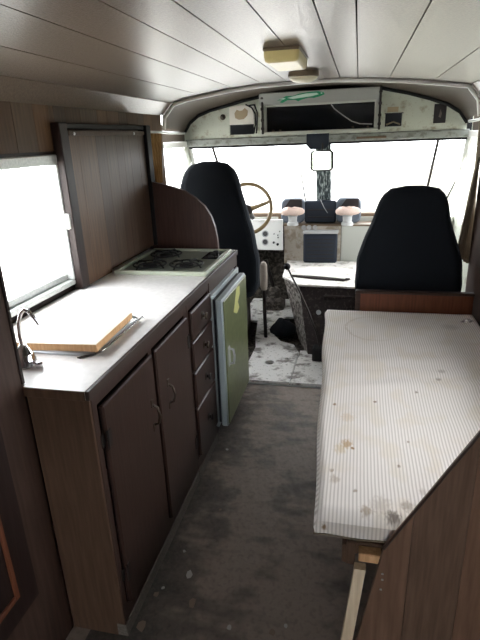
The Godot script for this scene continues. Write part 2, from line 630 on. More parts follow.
func build_walls() -> void:
	# ---- living part, left wall with the kitchen window
	var wl := setting("wall_left", "left side wall lined with brown wood planks above the worktop")
	var zw0 := -1.95
	var zw1 := -1.16
	var yw0 := 0.925
	var yw1 := 1.475
	var s := S()
	box(s, Vector3(-1.262, -0.06, -3.2), Vector3(-1.228, yw0, 1.66))
	box(s, Vector3(-1.262, yw1, -3.2), Vector3(-1.228, 1.67, 1.66))
	box(s, Vector3(-1.262, yw0, -3.2), Vector3(-1.228, yw1, zw0))
	box(s, Vector3(-1.262, yw0, zw1), Vector3(-1.228, yw1, 1.66))
	box(s, Vector3(-1.45, -0.06, -3.2), Vector3(-1.262, 1.67, -3.16))
	obj("core", s, M.dark_wood, wl)
	# lining planks: above the window, and beside it full height
	var z := -1.0
	var i := 0
	var widths := [0.10, 0.14, 0.09, 0.12, 0.16, 0.10, 0.13]
	while z > -3.19:
		var w: float = widths[i % widths.size()]
		var z1 := maxf(z - w, -3.198)
		var lo := 0.90
		if z <= zw1 + 0.06 and z1 >= zw0 - 0.06:
			lo = yw1 + 0.012
		elif z > zw0 - 0.02 and z1 < zw0 - 0.03:
			z1 = zw0 - 0.03
			lo = yw1 + 0.012
		var p := S()
		box(p, Vector3(-1.228, lo, z1 + 0.0006), Vector3(-1.216, 1.672, z - 0.0006), 0.001)
		obj("plank", p, M.panel[(i * 3 + 1) % 5], wl)
		z = z1
		i += 1
	# ---- kitchen window
	var w1 := setting("window_1", "aluminium framed window above the sink, glaring white")
	var fx0 := -1.268
	var fx1 := -1.205
	part("window_frame", Vector3(fx0, yw1 - 0.04, zw0), Vector3(fx1, yw1, zw1), M.alu, w1, 0.004)
	part("window_frame", Vector3(fx0, yw0, zw0), Vector3(fx1, yw0 + 0.022, zw1), M.alu, w1, 0.004)
	part("window_frame", Vector3(fx0, yw0 + 0.022, zw0), Vector3(fx1, yw1 - 0.04, zw0 + 0.024), M.alu, w1, 0.004)
	part("window_frame", Vector3(fx0, yw0 + 0.022, zw1 - 0.03), Vector3(fx1, yw1 - 0.04, zw1), M.alu, w1, 0.004)
	part("sash_rail", Vector3(-1.260, yw0 + 0.022, zw0 + 0.024), Vector3(-1.235, yw0 + 0.05, zw1 - 0.03), M.alu, w1, 0.004)
	part("pane", Vector3(-1.250, yw0 + 0.05, zw0 + 0.024), Vector3(-1.245, yw1 - 0.04, zw1 - 0.03), M.glass, w1)
	part("latch", Vector3(-1.205, 1.17, zw0 + 0.004), Vector3(-1.185, 1.235, zw0 + 0.026), M.white_paint, w1, 0.004)
	# ---- right wall with the bed's window
	var wr := setting("wall_right", "right side wall beside the bed")
	s = S()
	var rz0 := -1.95
	var rz1 := -0.95
	var ry0 := 0.82
	var ry1 := 1.25
	box(s, Vector3(0.68, -0.06, -3.2), Vector3(0.88, ry0, 1.66))
	box(s, Vector3(0.68, ry1, -3.2), Vector3(0.88, 1.70, 1.66))
	box(s, Vector3(0.68, ry0, -3.2), Vector3(0.88, ry1, rz0))
	box(s, Vector3(0.68, ry0, rz1), Vector3(0.88, ry1, 1.66))
	obj("core", s, M.partition, wr)
	var w2 := setting("window_6", "low window in the right wall over the bed")
	part("window_frame", Vector3(0.672, ry1 - 0.03, rz0), Vector3(0.80, ry1, rz1), M.alu, w2, 0.004)
	part("window_frame", Vector3(0.672, ry0, rz0), Vector3(0.80, ry0 + 0.03, rz1), M.alu, w2, 0.004)
	part("window_frame", Vector3(0.672, ry0 + 0.03, rz0), Vector3(0.80, ry1 - 0.03, rz0 + 0.03), M.alu, w2, 0.004)
	part("window_frame", Vector3(0.672, ry0 + 0.03, rz1 - 0.03), Vector3(0.80, ry1 - 0.03, rz1), M.alu, w2, 0.004)
	part("pane", Vector3(0.760, ry0 + 0.03, rz0 + 0.03), Vector3(0.766, ry1 - 0.03, rz1 - 0.03), M.glass, w2)
	# ---- rear wall, behind the photographer
	var wb := setting("wall_rear", "rear wall of the camper")
	s = S()
	box(s, Vector3(-1.45, -0.06, 1.6), Vector3(-0.45, 1.86, 1.66))
	box(s, Vector3(0.28, -0.06, 1.6), Vector3(0.88, 1.86, 1.66))
	box(s, Vector3(-0.45, -0.06, 1.6), Vector3(0.28, 0.55, 1.66))
	box(s, Vector3(-0.45, 1.20, 1.6), Vector3(0.28, 1.86, 1.66))
	obj("core", s, M.rear, wb)
	var w7 := setting("window_7", "rear window behind the photographer")
	part("pane", Vector3(-0.45, 0.55, 1.625), Vector3(0.28, 1.20, 1.631), M.glass, w7)
	# ---- closet partition at the left, in the foreground
	var wc := setting("wall_closet", "dark brown closet partition in the left foreground")
	part("panel", Vector3(-0.895, 0.0, -1.052), Vector3(-0.862, 1.80, 1.6), M.partition, wc, 0.002)
	part("front_return", Vector3(-1.228, 0.9, -1.052), Vector3(-0.895, 1.80, -1.03), M.partition, wc)
	part("edge_strip", Vector3(-0.897, 0.905, -1.058), Vector3(-0.858, 1.70, -1.046), M.dark_wood, wc, 0.002)
	var d := setting("door_1", "almost black closet door with a reddish moulding")
	part("door_panel", Vector3(-0.8615, 0.295, -0.925), Vector3(-0.846, 1.65, -0.30), M.dark_wood, d, 0.003)
	var mo := S()
	box(mo, Vector3(-0.846, 0.372, -0.848), Vector3(-0.838, 1.57, -0.833), 0.002)
	box(mo, Vector3(-0.846, 0.372, -0.833), Vector3(-0.838, 0.388, -0.38), 0.002)
	box(mo, Vector3(-0.846, 1.555, -0.833), Vector3(-0.838, 1.57, -0.38), 0.002)
	box(mo, Vector3(-0.846, 0.372, -0.38), Vector3(-0.838, 1.57, -0.365), 0.002)
	obj("moulding", mo, M.red_wood, d)
	# ---- floor of the living part
	var fl := setting("floor", "worn grey-brown linoleum floor of the aisle")
	part("linoleum", Vector3(-1.228, -0.05, -2.868), Vector3(0.68, 0.0, 1.6), M.floor, fl)
	part("edge_strip", Vector3(-0.66, -0.004, -2.876), Vector3(0.30, 0.006, -2.858), M.steel, fl, 0.002)
	# ---- ground outside
	var gr := setting("ground", "pale gravel ground outside the bus")
	part("gravel", Vector3(-40, -0.9, -40), Vector3(-0.3, -0.8, 40), M.ground, gr)
	part("turf", Vector3(-0.3, -0.9, -40), Vector3(40, -0.8, 40), M.turf, gr)

func build_cab_shell() -> void:
	# cab floor of separate steel plates
	var fl := setting("floor", "cab floor of scraped white steel plates")
	part("base", Vector3(-1.45, -0.10, -4.75), Vector3(0.88, -0.05, -2.87), M.cab_dirt, fl)
	var plates := [
		[[-0.70, -2.878], [-0.376, -2.878], [-0.366, -3.36], [-0.42, -3.50], [-0.53, -3.56], [-0.60, -3.68], [-0.62, -3.98], [-0.79, -3.98], [-0.74, -3.62], [-0.70, -3.42]],
		[[-0.369, -2.878], [-0.05, -2.878], [-0.05, -3.40], [-0.359, -3.40]],
		[[-0.95, -3.99], [-0.62, -3.99], [-0.56, -4.12], [-0.50, -4.12], [-0.52, -4.62], [-0.95, -4.62]]]
	var holes := [[Vector2(-0.55, -3.16), 0.034], [Vector2(-0.72, -4.20), 0.034], [Vector2(-0.44, -3.24), 0.016]]
	for q in plates:
		var poly := PackedVector2Array()
		for v in q: poly.append(Vector2(v[0], v[1]))
		var pl := CSGPolygon3D.new()
		pl.polygon = poly
		pl.mode = CSGPolygon3D.MODE_DEPTH
		pl.depth = 0.02
		pl.material = M.cab_floor
		var comb := CSGCombiner3D.new()
		comb.name = "plate"
		fl.add_child(comb, true)
		comb.add_child(pl)
		pl.name = "sheet"
		pl.transform = Transform3D(Basis(Vector3(1, 0, 0), Vector3(0, 0, 1), Vector3(0, -1, 0)), Vector3(0, 0.0, 0))
		for h in holes:
			if Geometry2D.is_point_in_polygon(h[0], poly):
				var cy := CSGCylinder3D.new()
				cy.name = "hole"
				cy.radius = h[1]
				cy.height = 0.2
				cy.sides = 20
				cy.material = M.cab_floor
				cy.operation = CSGShape3D.OPERATION_SUBTRACTION
				comb.add_child(cy, true)
				cy.position = Vector3(h[0].x, 0, h[0].y)
	var s := S()
	prism(s, [[-1.40, -2.87], [-0.70, -2.87], [-0.71, -3.42], [-0.76, -3.62], [-0.80, -3.98], [-0.96, -4.0], [-0.96, -4.62], [-1.40, -4.62]], "xz", -0.05, -0.028)
	obj("sunken_plate", s, M.cab_dirt, fl)
	s = S()
	prism(s, [[-0.04, -2.87], [0.80, -2.87], [0.80, -4.62], [-0.04, -4.62]], "xz", -0.05, -0.006)
	obj("plate", s, M.cab_floor, fl)
	# ---- cab side walls with their windows
	for k in 2:
		var left := k == 0
		var x0 := -1.45 if left else 0.80
		var x1 := -1.40 if left else 0.88
		var w := setting("wall_cab", "left side of the driver's cab" if left else "right side of the driver's cab")
		var c := S()
		box(c, Vector3(x0, -0.06, -4.75), Vector3(x1, 0.84, -3.2))
		box(c, Vector3(x0, 0.84, -3.26), Vector3(x1, 1.49, -3.2))
		box(c, Vector3(x0, 0.84, -4.30), Vector3(x1, 1.62, -4.16))
		obj("skin", c, M.cream, w)
		part("upper_lining", Vector3(x0, 1.49, -4.16), Vector3(x1 + (0.004 if left else 0.0), 1.62, -3.2), M.headliner, w)
		var wi := setting("window_%d" % (2 + k), "driver's side window, glaring white" if left else "passenger's side window, glaring white")
		var ix := -1.40 if left else 0.80
		var sg := 1.0 if left else -1.0
		part("window_frame", Vector3(ix, 1.455, -4.17), Vector3(ix + sg * 0.02, 1.50, -3.24), M.white_paint, wi, 0.004)
		part("window_frame", Vector3(ix, 0.83, -4.17), Vector3(ix + sg * 0.02, 0.87, -3.24), M.white_paint, wi, 0.004)
		var cs := S()
		tube(cs, [Vector3(ix + sg * 0.012, 0.87, -4.10), Vector3(ix + sg * 0.012, 1.30, -4.14), Vector3(ix + sg * 0.012, 1.40, -4.12), Vector3(ix + sg * 0.012, 1.455, -4.06)], 0.014, 8)
		obj("window_frame", cs, M.white_paint, wi)
		part("pane", Vector3(x0 + 0.02, 0.84, -4.16), Vector3(x0 + 0.025, 1.49, -3.26), M.tinted, wi)
	# ---- front: bulkhead, sill, header panel, centre pillar
	var f := setting("wall_front", "grimy bulkhead below the windscreen")
	part("bulkhead", Vector3(-1.45, -0.06, -4.80), Vector3(0.88, 0.83, -4.66), M.cab_dirt, f)
	f = setting("trim_3", "cream sill along the foot of the windscreen")
	part("windscreen_sill", Vector3(-1.40, 0.79, -4.66), Vector3(0.80, 0.835, -4.485), M.cream_plain, f, 0.006)
	f = setting("trim_4", "cream header panel, grey rail and centre pillar of the windscreen")
	# header panel, with its three openings left free
	var hp := S()
	var outline := []
	for q in FRONT: outline.append([q[0], q[1]])
	# split into columns between the openings
	var cols := [[-1.412, -1.021, []], [-1.021, -0.822, [1.536, 1.611]], [-0.822, -0.755, []], [-0.755, 0.135, [1.545, 1.730]], [0.135, 0.185, []], [0.185, 0.306, [1.549, 1.640]], [0.306, 0.765, []]]
	for cdef in cols:
		var poly := []
		var top := []
		for q in FRONT:
			if q[0] > cdef[0] + 0.001 and q[0] < cdef[1] - 0.001:
				top.append([q[0], q[1]])
		top.push_front([cdef[0], front_y(cdef[0])])
		top.push_back([cdef[1], front_y(cdef[1])])
		if cdef[2].is_empty():
			poly = [[cdef[0], 1.50]]
			poly.append_array(top)
			poly.append([cdef[1], 1.50])
			prism(hp, poly, "xy", -4.225, -4.195)
		else:
			box(hp, Vector3(cdef[0], 1.50, -4.225), Vector3(cdef[1], cdef[2][0], -4.195))
			poly = [[cdef[0], cdef[2][1]]]
			poly.append_array(top)
			poly.append([cdef[1], cdef[2][1]])
			prism(hp, poly, "xy", -4.225, -4.195)
	obj("header_panel", hp, M.cream, f)
	# the dark hollow behind the header
	var hb := S()
	box(hb, Vector3(-1.42, 1.50, -4.50), Vector3(0.78, 1.515, -4.225))
	box(hb, Vector3(-1.42, 1.50, -4.53), Vector3(0.78, 1.90, -4.50))
	box(hb, Vector3(-1.45, 1.87, -4.53), Vector3(0.88, 1.90, -4.17))
	box(hb, Vector3(-1.45, 1.50, -4.53), Vector3(-1.41, 1.90, -4.19))
	box(hb, Vector3(0.77, 1.50, -4.53), Vector3(0.88, 1.90, -4.19))
	obj("header_hollow", hb, M.black, f)
	part("header_rail", Vector3(-1.40, 1.455, -4.215), Vector3(0.79, 1.512, -4.180), M.grey_metal, f, 0.006)
	part("header_rubber", Vector3(-1.38, 1.438, -4.26), Vector3(0.78, 1.458, -4.20), M.rubber, f, 0.004)
	part("bracket", Vector3(-0.02, 1.470, -4.18), Vector3(0.20, 1.486, -4.165), M.rust_bar, f, 0.002)
	# windscreen: glass in a plane that leans out towards its foot
	var tilt := func(x: float, y: float) -> Vector3:
		return Vector3(x, y, lerpf(-4.56, -4.25, (y - 0.83) / 0.62))
	for k in 2:
		var wx0 := -1.38 if k == 0 else -0.22
		var wx1 := -0.32 if k == 0 else 0.77
		var wi := setting("window_%d" % (4 + k), "left half of the windscreen, glaring white" if k == 0 else "right half of the windscreen, glaring white")
		var g := S()
		sheet(g, [[tilt.call(wx0, 0.83), tilt.call(wx1, 0.83)], [tilt.call(wx0, 1.45), tilt.call(wx1, 1.45)]], Vector3(0, 0, -0.006))
		obj("pane", g, M.tinted, wi)
		var dv := S()
		var xd := -1.19 if k == 0 else 0.585
		var xe := -1.09 if k == 0 else 0.545
		tube(dv, [tilt.call(xd, 1.45), tilt.call(xe, 0.84)], 0.011, 8)
		obj("divider_bar", dv, M.dark_steel, wi)
		var cp := S()
		var xc := -1.385 if k == 0 else 0.795
		tube(cp, [tilt.call(xc, 1.47), tilt.call(xc - (0.0 if k == 0 else 0.012), 0.83)], 0.018, 10)
		obj("corner_post", cp, M.white_paint, wi)
	var ps := S()
	for e in [[-0.334, -0.214, 0.0]]:
		var a0: Vector3 = tilt.call(e[0], 0.83)
		var a1: Vector3 = tilt.call(e[1], 0.83)
		var b0: Vector3 = tilt.call(e[0], 1.46)
		var b1: Vector3 = tilt.call(e[1], 1.46)
		sheet(ps, [[a0, a1], [b0, b1]], Vector3(0, 0, 0.05))
	var pillar := obj("centre_pillar", ps, M.grey_metal, f)
	pillar.material_override = tmat(chipped_image(41, C(48, 58, 60), C(170, 180, 176), -0.14, 0.02), Vector3(5, 1.2, 5), 0.5)
	var pc := S()
	prism(pc, [[-0.400, 1.525], [-0.228, 1.525], [-0.228, 1.435], [-0.256, 1.405], [-0.372, 1.405], [-0.400, 1.435]], "xy", -4.25, -4.165)
	obj("pillar_cap", pc, M.navy, f)

func front_y(x: float) -> float:
	for i in FRONT.size() - 1:
		if x <= FRONT[i + 1][0]:
			return lerpf(FRONT[i][1], FRONT[i + 1][1], (x - FRONT[i][0]) / (FRONT[i + 1][0] - FRONT[i][0]))
	return FRONT[-1][1]

# ---------------------------------------------------------------- kitchen
func build_kitchen() -> void:
	var X := -0.67           # face of the cupboards
	var wall := -1.214
	# cupboard under the sink, with two doors
	var c := thing("sink_cabinet", "dark brown base cupboard with two doors under the sink", "cabinet", Vector3(-0.94, 0, -1.45))
	XF = Transform3D(Basis.IDENTITY, Vector3(0.94, 0, 1.45))
	part("end_panel", Vector3(-0.859, 0.055, -1.068), Vector3(X, 0.872, -1.052), M.cabinet_end, c, 0.002)
	part("plinth", Vector3(-0.859, 0.0, -1.86), Vector3(X - 0.03, 0.055, -1.056), M.cabinet_end, c)
	part("toe_strip", Vector3(X - 0.03, 0.0, -1.86), Vector3(X + 0.004, 0.05, -1.056), M.toe, c, 0.002)
	part("corner_post", Vector3(X - 0.02, 0.05, -1.082), Vector3(X + 0.003, 0.872, -1.056), M.cabinet, c, 0.002)
	part("top_rail", Vector3(X - 0.02, 0.838, -1.86), Vector3(X, 0.872, -1.082), M.cabinet, c, 0.001)
	part("bottom_rail", Vector3(X - 0.02, 0.05, -1.86), Vector3(X, 0.115, -1.082), M.cabinet, c, 0.001)
	part("stile", Vector3(X - 0.02, 0.115, -1.478), Vector3(X - 0.002, 0.838, -1.448), M.cabinet, c)
	part("stile", Vector3(X - 0.02, 0.115, -1.86), Vector3(X - 0.002, 0.838, -1.826), M.cabinet, c)
	part("back_panel", Vector3(wall, 0.0, -1.86), Vector3(wall + 0.01, 0.872, -1.07), M.dark_wood, c)
	for k in 2:
		var z1 := -1.092 if k == 0 else -1.476
		var z0 := -1.450 if k == 0 else -1.828
		var d := Node3D.new()
		d.name = "door"
		c.add_child(d, true)
		part("door_leaf", Vector3(X - 0.004, 0.108, z0), Vector3(X + 0.014, 0.830, z1), M.door, d, 0.005)
		# bow handle
		var hz := z0 + 0.045 if k == 0 else z1 - 0.085
		var h := S()
		tube(h, [Vector3(X + 0.012, 0.660, hz), Vector3(X + 0.032, 0.650, hz), Vector3(X + 0.040, 0.620, hz), Vector3(X + 0.032, 0.590, hz), Vector3(X + 0.012, 0.580, hz)], 0.005, 8)
		box(h, Vector3(X + 0.013, 0.652, hz - 0.010), Vector3(X + 0.017, 0.682, hz + 0.010), 0.002)
		box(h, Vector3(X + 0.013, 0.558, hz - 0.010), Vector3(X + 0.017, 0.588, hz + 0.010), 0.002)
		obj("handle", h, M.bronze, d)
		for hy in [0.725, 0.235]:
			var hs := S()
			var zz := z1 if k == 0 else z0
			var sg := -1.0 if k == 0 else 1.0
			box(hs, Vector3(X + 0.013, hy - 0.028, zz), Vector3(X + 0.017, hy + 0.028, zz + sg * 0.022), 0.002)
			box(hs, Vector3(X - 0.0, hy - 0.022, zz - sg * 0.018), Vector3(X + 0.006, hy + 0.022, zz), 0.002)
			tube(hs, [Vector3(X + 0.016, hy - 0.030, zz), Vector3(X + 0.016, hy + 0.030, zz)], 0.004, 8)
			obj("hinge", hs, M.dark_steel, d)
	# drawers
	c = thing("drawer_cabinet", "dark brown unit of four drawers beside the small fridge", "cabinet", Vector3(-0.94, 0, -2.03))
	XF = Transform3D(Basis.IDENTITY, Vector3(0.94, 0, 2.03))
	part("top_rail", Vector3(X - 0.02, 0.838, -2.188), Vector3(X, 0.872, -1.862), M.cabinet, c)
	part("bottom_rail", Vector3(X - 0.02, 0.05, -2.188), Vector3(X, 0.110, -1.862), M.cabinet, c)
	part("toe_strip", Vector3(X - 0.03, 0.0, -2.188), Vector3(X + 0.004, 0.05, -1.862), M.toe, c, 0.002)
	part("stile", Vector3(X - 0.02, 0.11, -1.884), Vector3(X - 0.002, 0.838, -1.862), M.cabinet, c)
	part("stile", Vector3(X - 0.02, 0.11, -2.188), Vector3(X - 0.002, 0.838, -2.178), M.cabinet, c)
	part("inner_panel", Vector3(wall, 0.0, -2.188), Vector3(X - 0.02, 0.872, -2.180), M.dark_wood, c)
	part("inner_panel", Vector3(wall, 0.0, -1.872), Vector3(X - 0.02, 0.872, -1.862), M.dark_wood, c)
	var ys := [[0.700, 0.828], [0.556, 0.690], [0.378, 0.546], [0.120, 0.368]]
	for q in ys:
		var dn := Node3D.new()
		dn.name = "drawer"
		c.add_child(dn, true)
		part("drawer_front", Vector3(X - 0.004, q[0], -2.176), Vector3(X + 0.014, q[1], -1.878), M.door, dn, 0.005)
		var kn := S()
		var ky: float = (q[0] + q[1]) / 2.0
		lathe(kn, Vector3(X + 0.012, ky, -2.03), Vector3(1, 0, 0), [[0.001, 0.0], [0.021, 0.0], [0.021, 0.003], [0.008, 0.006], [0.007, 0.014], [0.016, 0.018], [0.017, 0.023], [0.012, 0.027], [0.001, 0.028]], 16)
		obj("knob", kn, M.bronze if q[0] > 0.4 else M.dark_steel, dn)
	# surround of the fridge
	c = thing("fridge_cabinet", "brown end panel and top rail that frame the small fridge", "cabinet", Vector3(-0.94, 0, -2.5))
	XF = Transform3D(Basis.IDENTITY, Vector3(0.94, 0, 2.5))
	part("top_rail", Vector3(X - 0.02, 0.812, -2.778), Vector3(X, 0.872, -2.204), M.cabinet, c, 0.001)
	part("end_panel", Vector3(wall, 0.0, -2.792), Vector3(X, 0.872, -2.778), M.cabinet, c, 0.001)
	part("plinth", Vector3(X - 0.06, 0.0, -2.778), Vector3(X - 0.02, 0.075, -2.204), M.dark_wood, c)
	# fridge
	var r := thing("refrigerator", "small fridge with an olive green door and pale grey frame", "refrigerator", Vector3(-0.92, 0.08, -2.46))
	XF = Transform3D(Basis.IDENTITY, Vector3(0.92, -0.08, 2.46))
	part("body", Vector3(-1.18, 0.08, -2.74), Vector3(-0.672, 0.805, -2.208), M.fridge_grey, r, 0.004)
	part("front_flange", Vector3(-0.672, 0.082, -2.765), Vector3(-0.655, 0.806, -2.194), M.fridge_grey, r, 0.004)
	part("gasket", Vector3(-0.655, 0.11, -2.70), Vector3(-0.638, 0.785, -2.200), M.gasket, r, 0.002)
	var dn2 := Node3D.new()
	dn2.name = "door"
	r.add_child(dn2, true)
	part("door_frame", Vector3(-0.638, 0.098, -2.70), Vector3(-0.603, 0.790, -2.180), M.fridge_grey, dn2, 0.006)
	part("door_face", Vector3(-0.603, 0.110, -2.69), Vector3(-0.596, 0.780, -2.192), M.fridge_green, dn2, 0.003)
	var hh := S()
	tube(hh, [Vector3(-0.596, 0.520, -2.235), Vector3(-0.572, 0.515, -2.235), Vector3(-0.566, 0.480, -2.235), Vector3(-0.572, 0.440, -2.235), Vector3(-0.596, 0.435, -2.235)], 0.006, 8)
	box(hh, Vector3(-0.597, 0.425, -2.250), Vector3(-0.591, 0.530, -2.220), 0.002)
	obj("handle", hh, M.gauge, dn2)
	var tp := S()
	prism(tp, [[-2.52, 0.765], [-2.45, 0.772], [-2.40, 0.70], [-2.37, 0.665], [-2.44, 0.635], [-2.50, 0.65], [-2.47, 0.69], [-2.52, 0.72]], "zy", -0.5965, -0.5953)
	obj("torn_tape", tp, M.tape, dn2)
	# worktop
	var w := thing("worktop", "long white laminate worktop with a dark edge", "worktop", Vector3(-0.94, 0.872, -1.9))
	XF = Transform3D(Basis.IDENTITY, Vector3(0.94, -0.872, 1.9))
	var s := S()
	# slab with the sink cut-out
	var sx0 := -1.03
	var sx1 := -0.785
	var sz0 := -1.585
	var sz1 := -1.285
	box(s, Vector3(wall, 0.874, -2.792), Vector3(X - 0.006, 0.900, sz0))
	box(s, Vector3(-0.859, 0.874, -1.059), Vector3(X - 0.006, 0.900, -1.046))
	box(s, Vector3(wall, 0.874, sz1), Vector3(X - 0.006, 0.900, -1.059))
	box(s, Vector3(wall, 0.874, sz0), Vector3(sx0, 0.900, sz1))
	box(s, Vector3(sx1, 0.874, sz0), Vector3(X - 0.006, 0.900, sz1))
	obj("top", s, M.laminate, w)
	part("front_edge", Vector3(X - 0.006, 0.8725, -2.794), Vector3(X + 0.008, 0.9005, -1.044), M.edge, w, 0.002)
	part("end_edge", Vector3(-0.859, 0.8725, -1.046), Vector3(X - 0.006, 0.9003, -1.042), M.cabinet_end, w, 0.001)
	# sink
	var sk := thing("sink", "stainless steel sink let into the worktop under the board", "sink", Vector3(-0.9, 0.9, -1.43))
	XF = Transform3D(Basis.IDENTITY, Vector3(0.9, -0.9, 1.43))
	s = S()
	var rings := []
	for q in [[0.30, 0.36, 0.9012], [0.296, 0.356, 0.9065], [0.272, 0.332, 0.9070], [0.262, 0.322, 0.9025]]:
		rings.append(rrect(-0.905, -1.435, q[0], q[1], 0.045, q[2], 6))
	loft(s, rings, false)
	obj("rim", s, M.steel, sk)
	s = S()
	rings = []
	for q in [[0.236, 0.292, 0.902, 0.035], [0.230, 0.284, 0.80, 0.035], [0.20, 0.25, 0.765, 0.05], [0.02, 0.02, 0.76, 0.008]]:
		rings.append(rrect(-0.905, -1.435, q[0], q[1], q[3], q[2], 6))
	loft(s, rings, false)
	obj("basin", s, M.steel, sk)
	# wire rack that shows at the front of the board
	s = S()
	tube(s, [Vector3(-0.74, 0.905, -1.60), Vector3(-0.742, 0.912, -1.59), Vector3(-0.742, 0.912, -1.31), Vector3(-0.748, 0.908, -1.285), Vector3(-0.762, 0.905, -1.275)], 0.0035, 6)
	obj("retaining_wire", s, M.chrome, sk)
	# board
	var b := thing("chopping_board", "thick pale wooden board lying over the sink", "board", Vector3(-0.87, 0.91, -1.4))
	b.rotation.z = 0.015
	XF = Transform3D(Basis.IDENTITY, Vector3(0.87, -0.91, 1.4))
	s = S()
	prism(s, [[-1.035, -1.255], [-0.752, -1.265], [-0.770, -1.565], [-1.040, -1.545]], "xz", 0.912, 0.934)
	obj("core", s, M.pine, b)
	s = S()
	prism(s, [[-1.034, -1.2555], [-0.7525, -1.2655], [-0.7705, -1.5645], [-1.039, -1.5445]], "xz", 0.9342, 0.9362)
	obj("top_face", s, M.board_top, b)
	# a knife-like peeler under the board's corner
	var kf := thing("knife", "thin steel knife sticking out from under the board", "knife", Vector3(-0.78, 0.9, -1.26))
	XF = Transform3D(Basis.IDENTITY, Vector3(0.78, -0.9, 1.26))
	s = S()
	prism(s, [[-0.806, -1.238], [-0.795, -1.236], [-0.766, -1.262], [-0.752, -1.290], [-0.768, -1.290], [-0.785, -1.262]], "xz", 0.9015, 0.9045)
	obj("blade", s, M.dark_steel, kf)
	s = S()
	tube(s, [Vector3(-0.76, 0.9055, -1.288), Vector3(-0.79, 0.9055, -1.34)], 0.005, 8)
	obj("handle", s, M.black, kf)
	XF = Transform3D.IDENTITY
	build_faucet()
	build_stove()

func build_faucet() -> void:
	var f := thing("faucet", "chrome faucet with thin bent spout at the end of the worktop", "faucet", Vector3(-0.93, 0.9, -1.175))
	var s := S()
	lathe(s, Vector3(-0.012, 0.001, 0), Vector3(0.10, 1, 0), [[0.001, 0.0], [0.036, 0.0], [0.037, 0.006], [0.033, 0.020], [0.026, 0.038], [0.015, 0.056], [0.010, 0.066], [0.001, 0.067]], 20)
	obj("body", s, M.chrome, f)
	s = S()
	tube(s, [Vector3(-0.008, 0.055, 0), Vector3(-0.012, 0.09, -0.002), Vector3(-0.009, 0.13, -0.004), Vector3(0.002, 0.160, -0.008), Vector3(0.012, 0.170, -0.012), Vector3(0.022, 0.163, -0.016), Vector3(0.032, 0.142, -0.022), Vector3(0.040, 0.120, -0.028)], 0.0058, 10)
	obj("spout", s, M.chrome, f)
	s = S()
	tube(s, [Vector3(0.012, 0.012, 0.004), Vector3(0.034, 0.010, 0.010), Vector3(0.050, 0.014, 0.014)], 0.006, 8, 0.004)
	lathe(s, Vector3(0.046, 0.002, 0.013), Vector3(0, 1, 0), [[0.001, 0.0], [0.010, 0.0], [0.011, 0.012], [0.007, 0.018], [0.001, 0.019]], 12)
	obj("lever", s, M.chrome, f)

func build_stove() -> void:
	var c := thing("cooktop", "built-in gas cooktop with three black burners and pale green rim", "cooktop", Vector3(-0.9, 0.9, -2.45))
	XF = Transform3D(Basis.IDENTITY, Vector3(0.9, -0.9, 2.45))
	var x0 := -1.150
	var x1 := -0.680
	var z0 := -2.720
	var z1 := -2.195
	part("pan", Vector3(x0 + 0.012, 0.9008, z0 + 0.012), Vector3(x1 - 0.012, 0.908, z1 - 0.012), M.stove_pan, c)
	var s := S()
	box(s, Vector3(x0, 0.9006, z1 - 0.016), Vector3(x1, 0.921, z1), 0.003)
	box(s, Vector3(x0, 0.9006, z0), Vector3(x1, 0.921, z0 + 0.016), 0.003)
	box(s, Vector3(x0, 0.9006, z0 + 0.016), Vector3(x0 + 0.016, 0.921, z1 - 0.016), 0.003)
	box(s, Vector3(x1 - 0.022, 0.9006, z0 + 0.016), Vector3(x1, 0.921, z1 - 0.016), 0.003)
	obj("rim", s, M.stove, c)
	for q in [[-1.02, -2.34], [-0.83, -2.36], [-1.02, -2.58]]:
		s = S()
		lathe(s, Vector3(q[0], 0.908, q[1]), Vector3(0, 1, 0), [[0.001, 0.0], [0.036, 0.0], [0.034, 0.010], [0.020, 0.014], [0.019, 0.018], [0.001, 0.019]], 18)
		obj("burner", s, M.iron, c)
		s = S()
		var ring := []
		for k in 25:
			ring.append(Vector3(q[0] + 0.084 * cos(TAU * k / 24.0), 0.921, q[1] + 0.084 * sin(TAU * k / 24.0)))
		tube(s, ring, 0.0045, 6)
		for k in 4:
			var dv := Vector3(cos(TAU * k / 4.0 + 0.4), 0, sin(TAU * k / 4.0 + 0.4))
			var o := Vector3(q[0], 0, q[1])
			tube(s, [o + dv * 0.024 + Vector3(0, 0.931, 0), o + dv * 0.070 + Vector3(0, 0.931, 0), o + dv * 0.086 + Vector3(0, 0.921, 0), o + dv * 0.096 + Vector3(0, 0.909, 0)], 0.0048, 6)
		obj("grate", s, M.iron, c)
	part("control_strip", Vector3(-0.80, 0.908, -2.69), Vector3(-0.712, 0.912, -2.52), M.black_gloss, c, 0.002)
	for k in 3:
		s = S()
		lathe(s, Vector3(-0.756, 0.912, -2.66 + 0.055 * k), Vector3(0, 1, 0), [[0.001, 0.0], [0.016, 0.0], [0.014, 0.010], [0.001, 0.011]], 12)
		obj("knob", s, M.iron, c)
	XF = Transform3D.IDENTITY

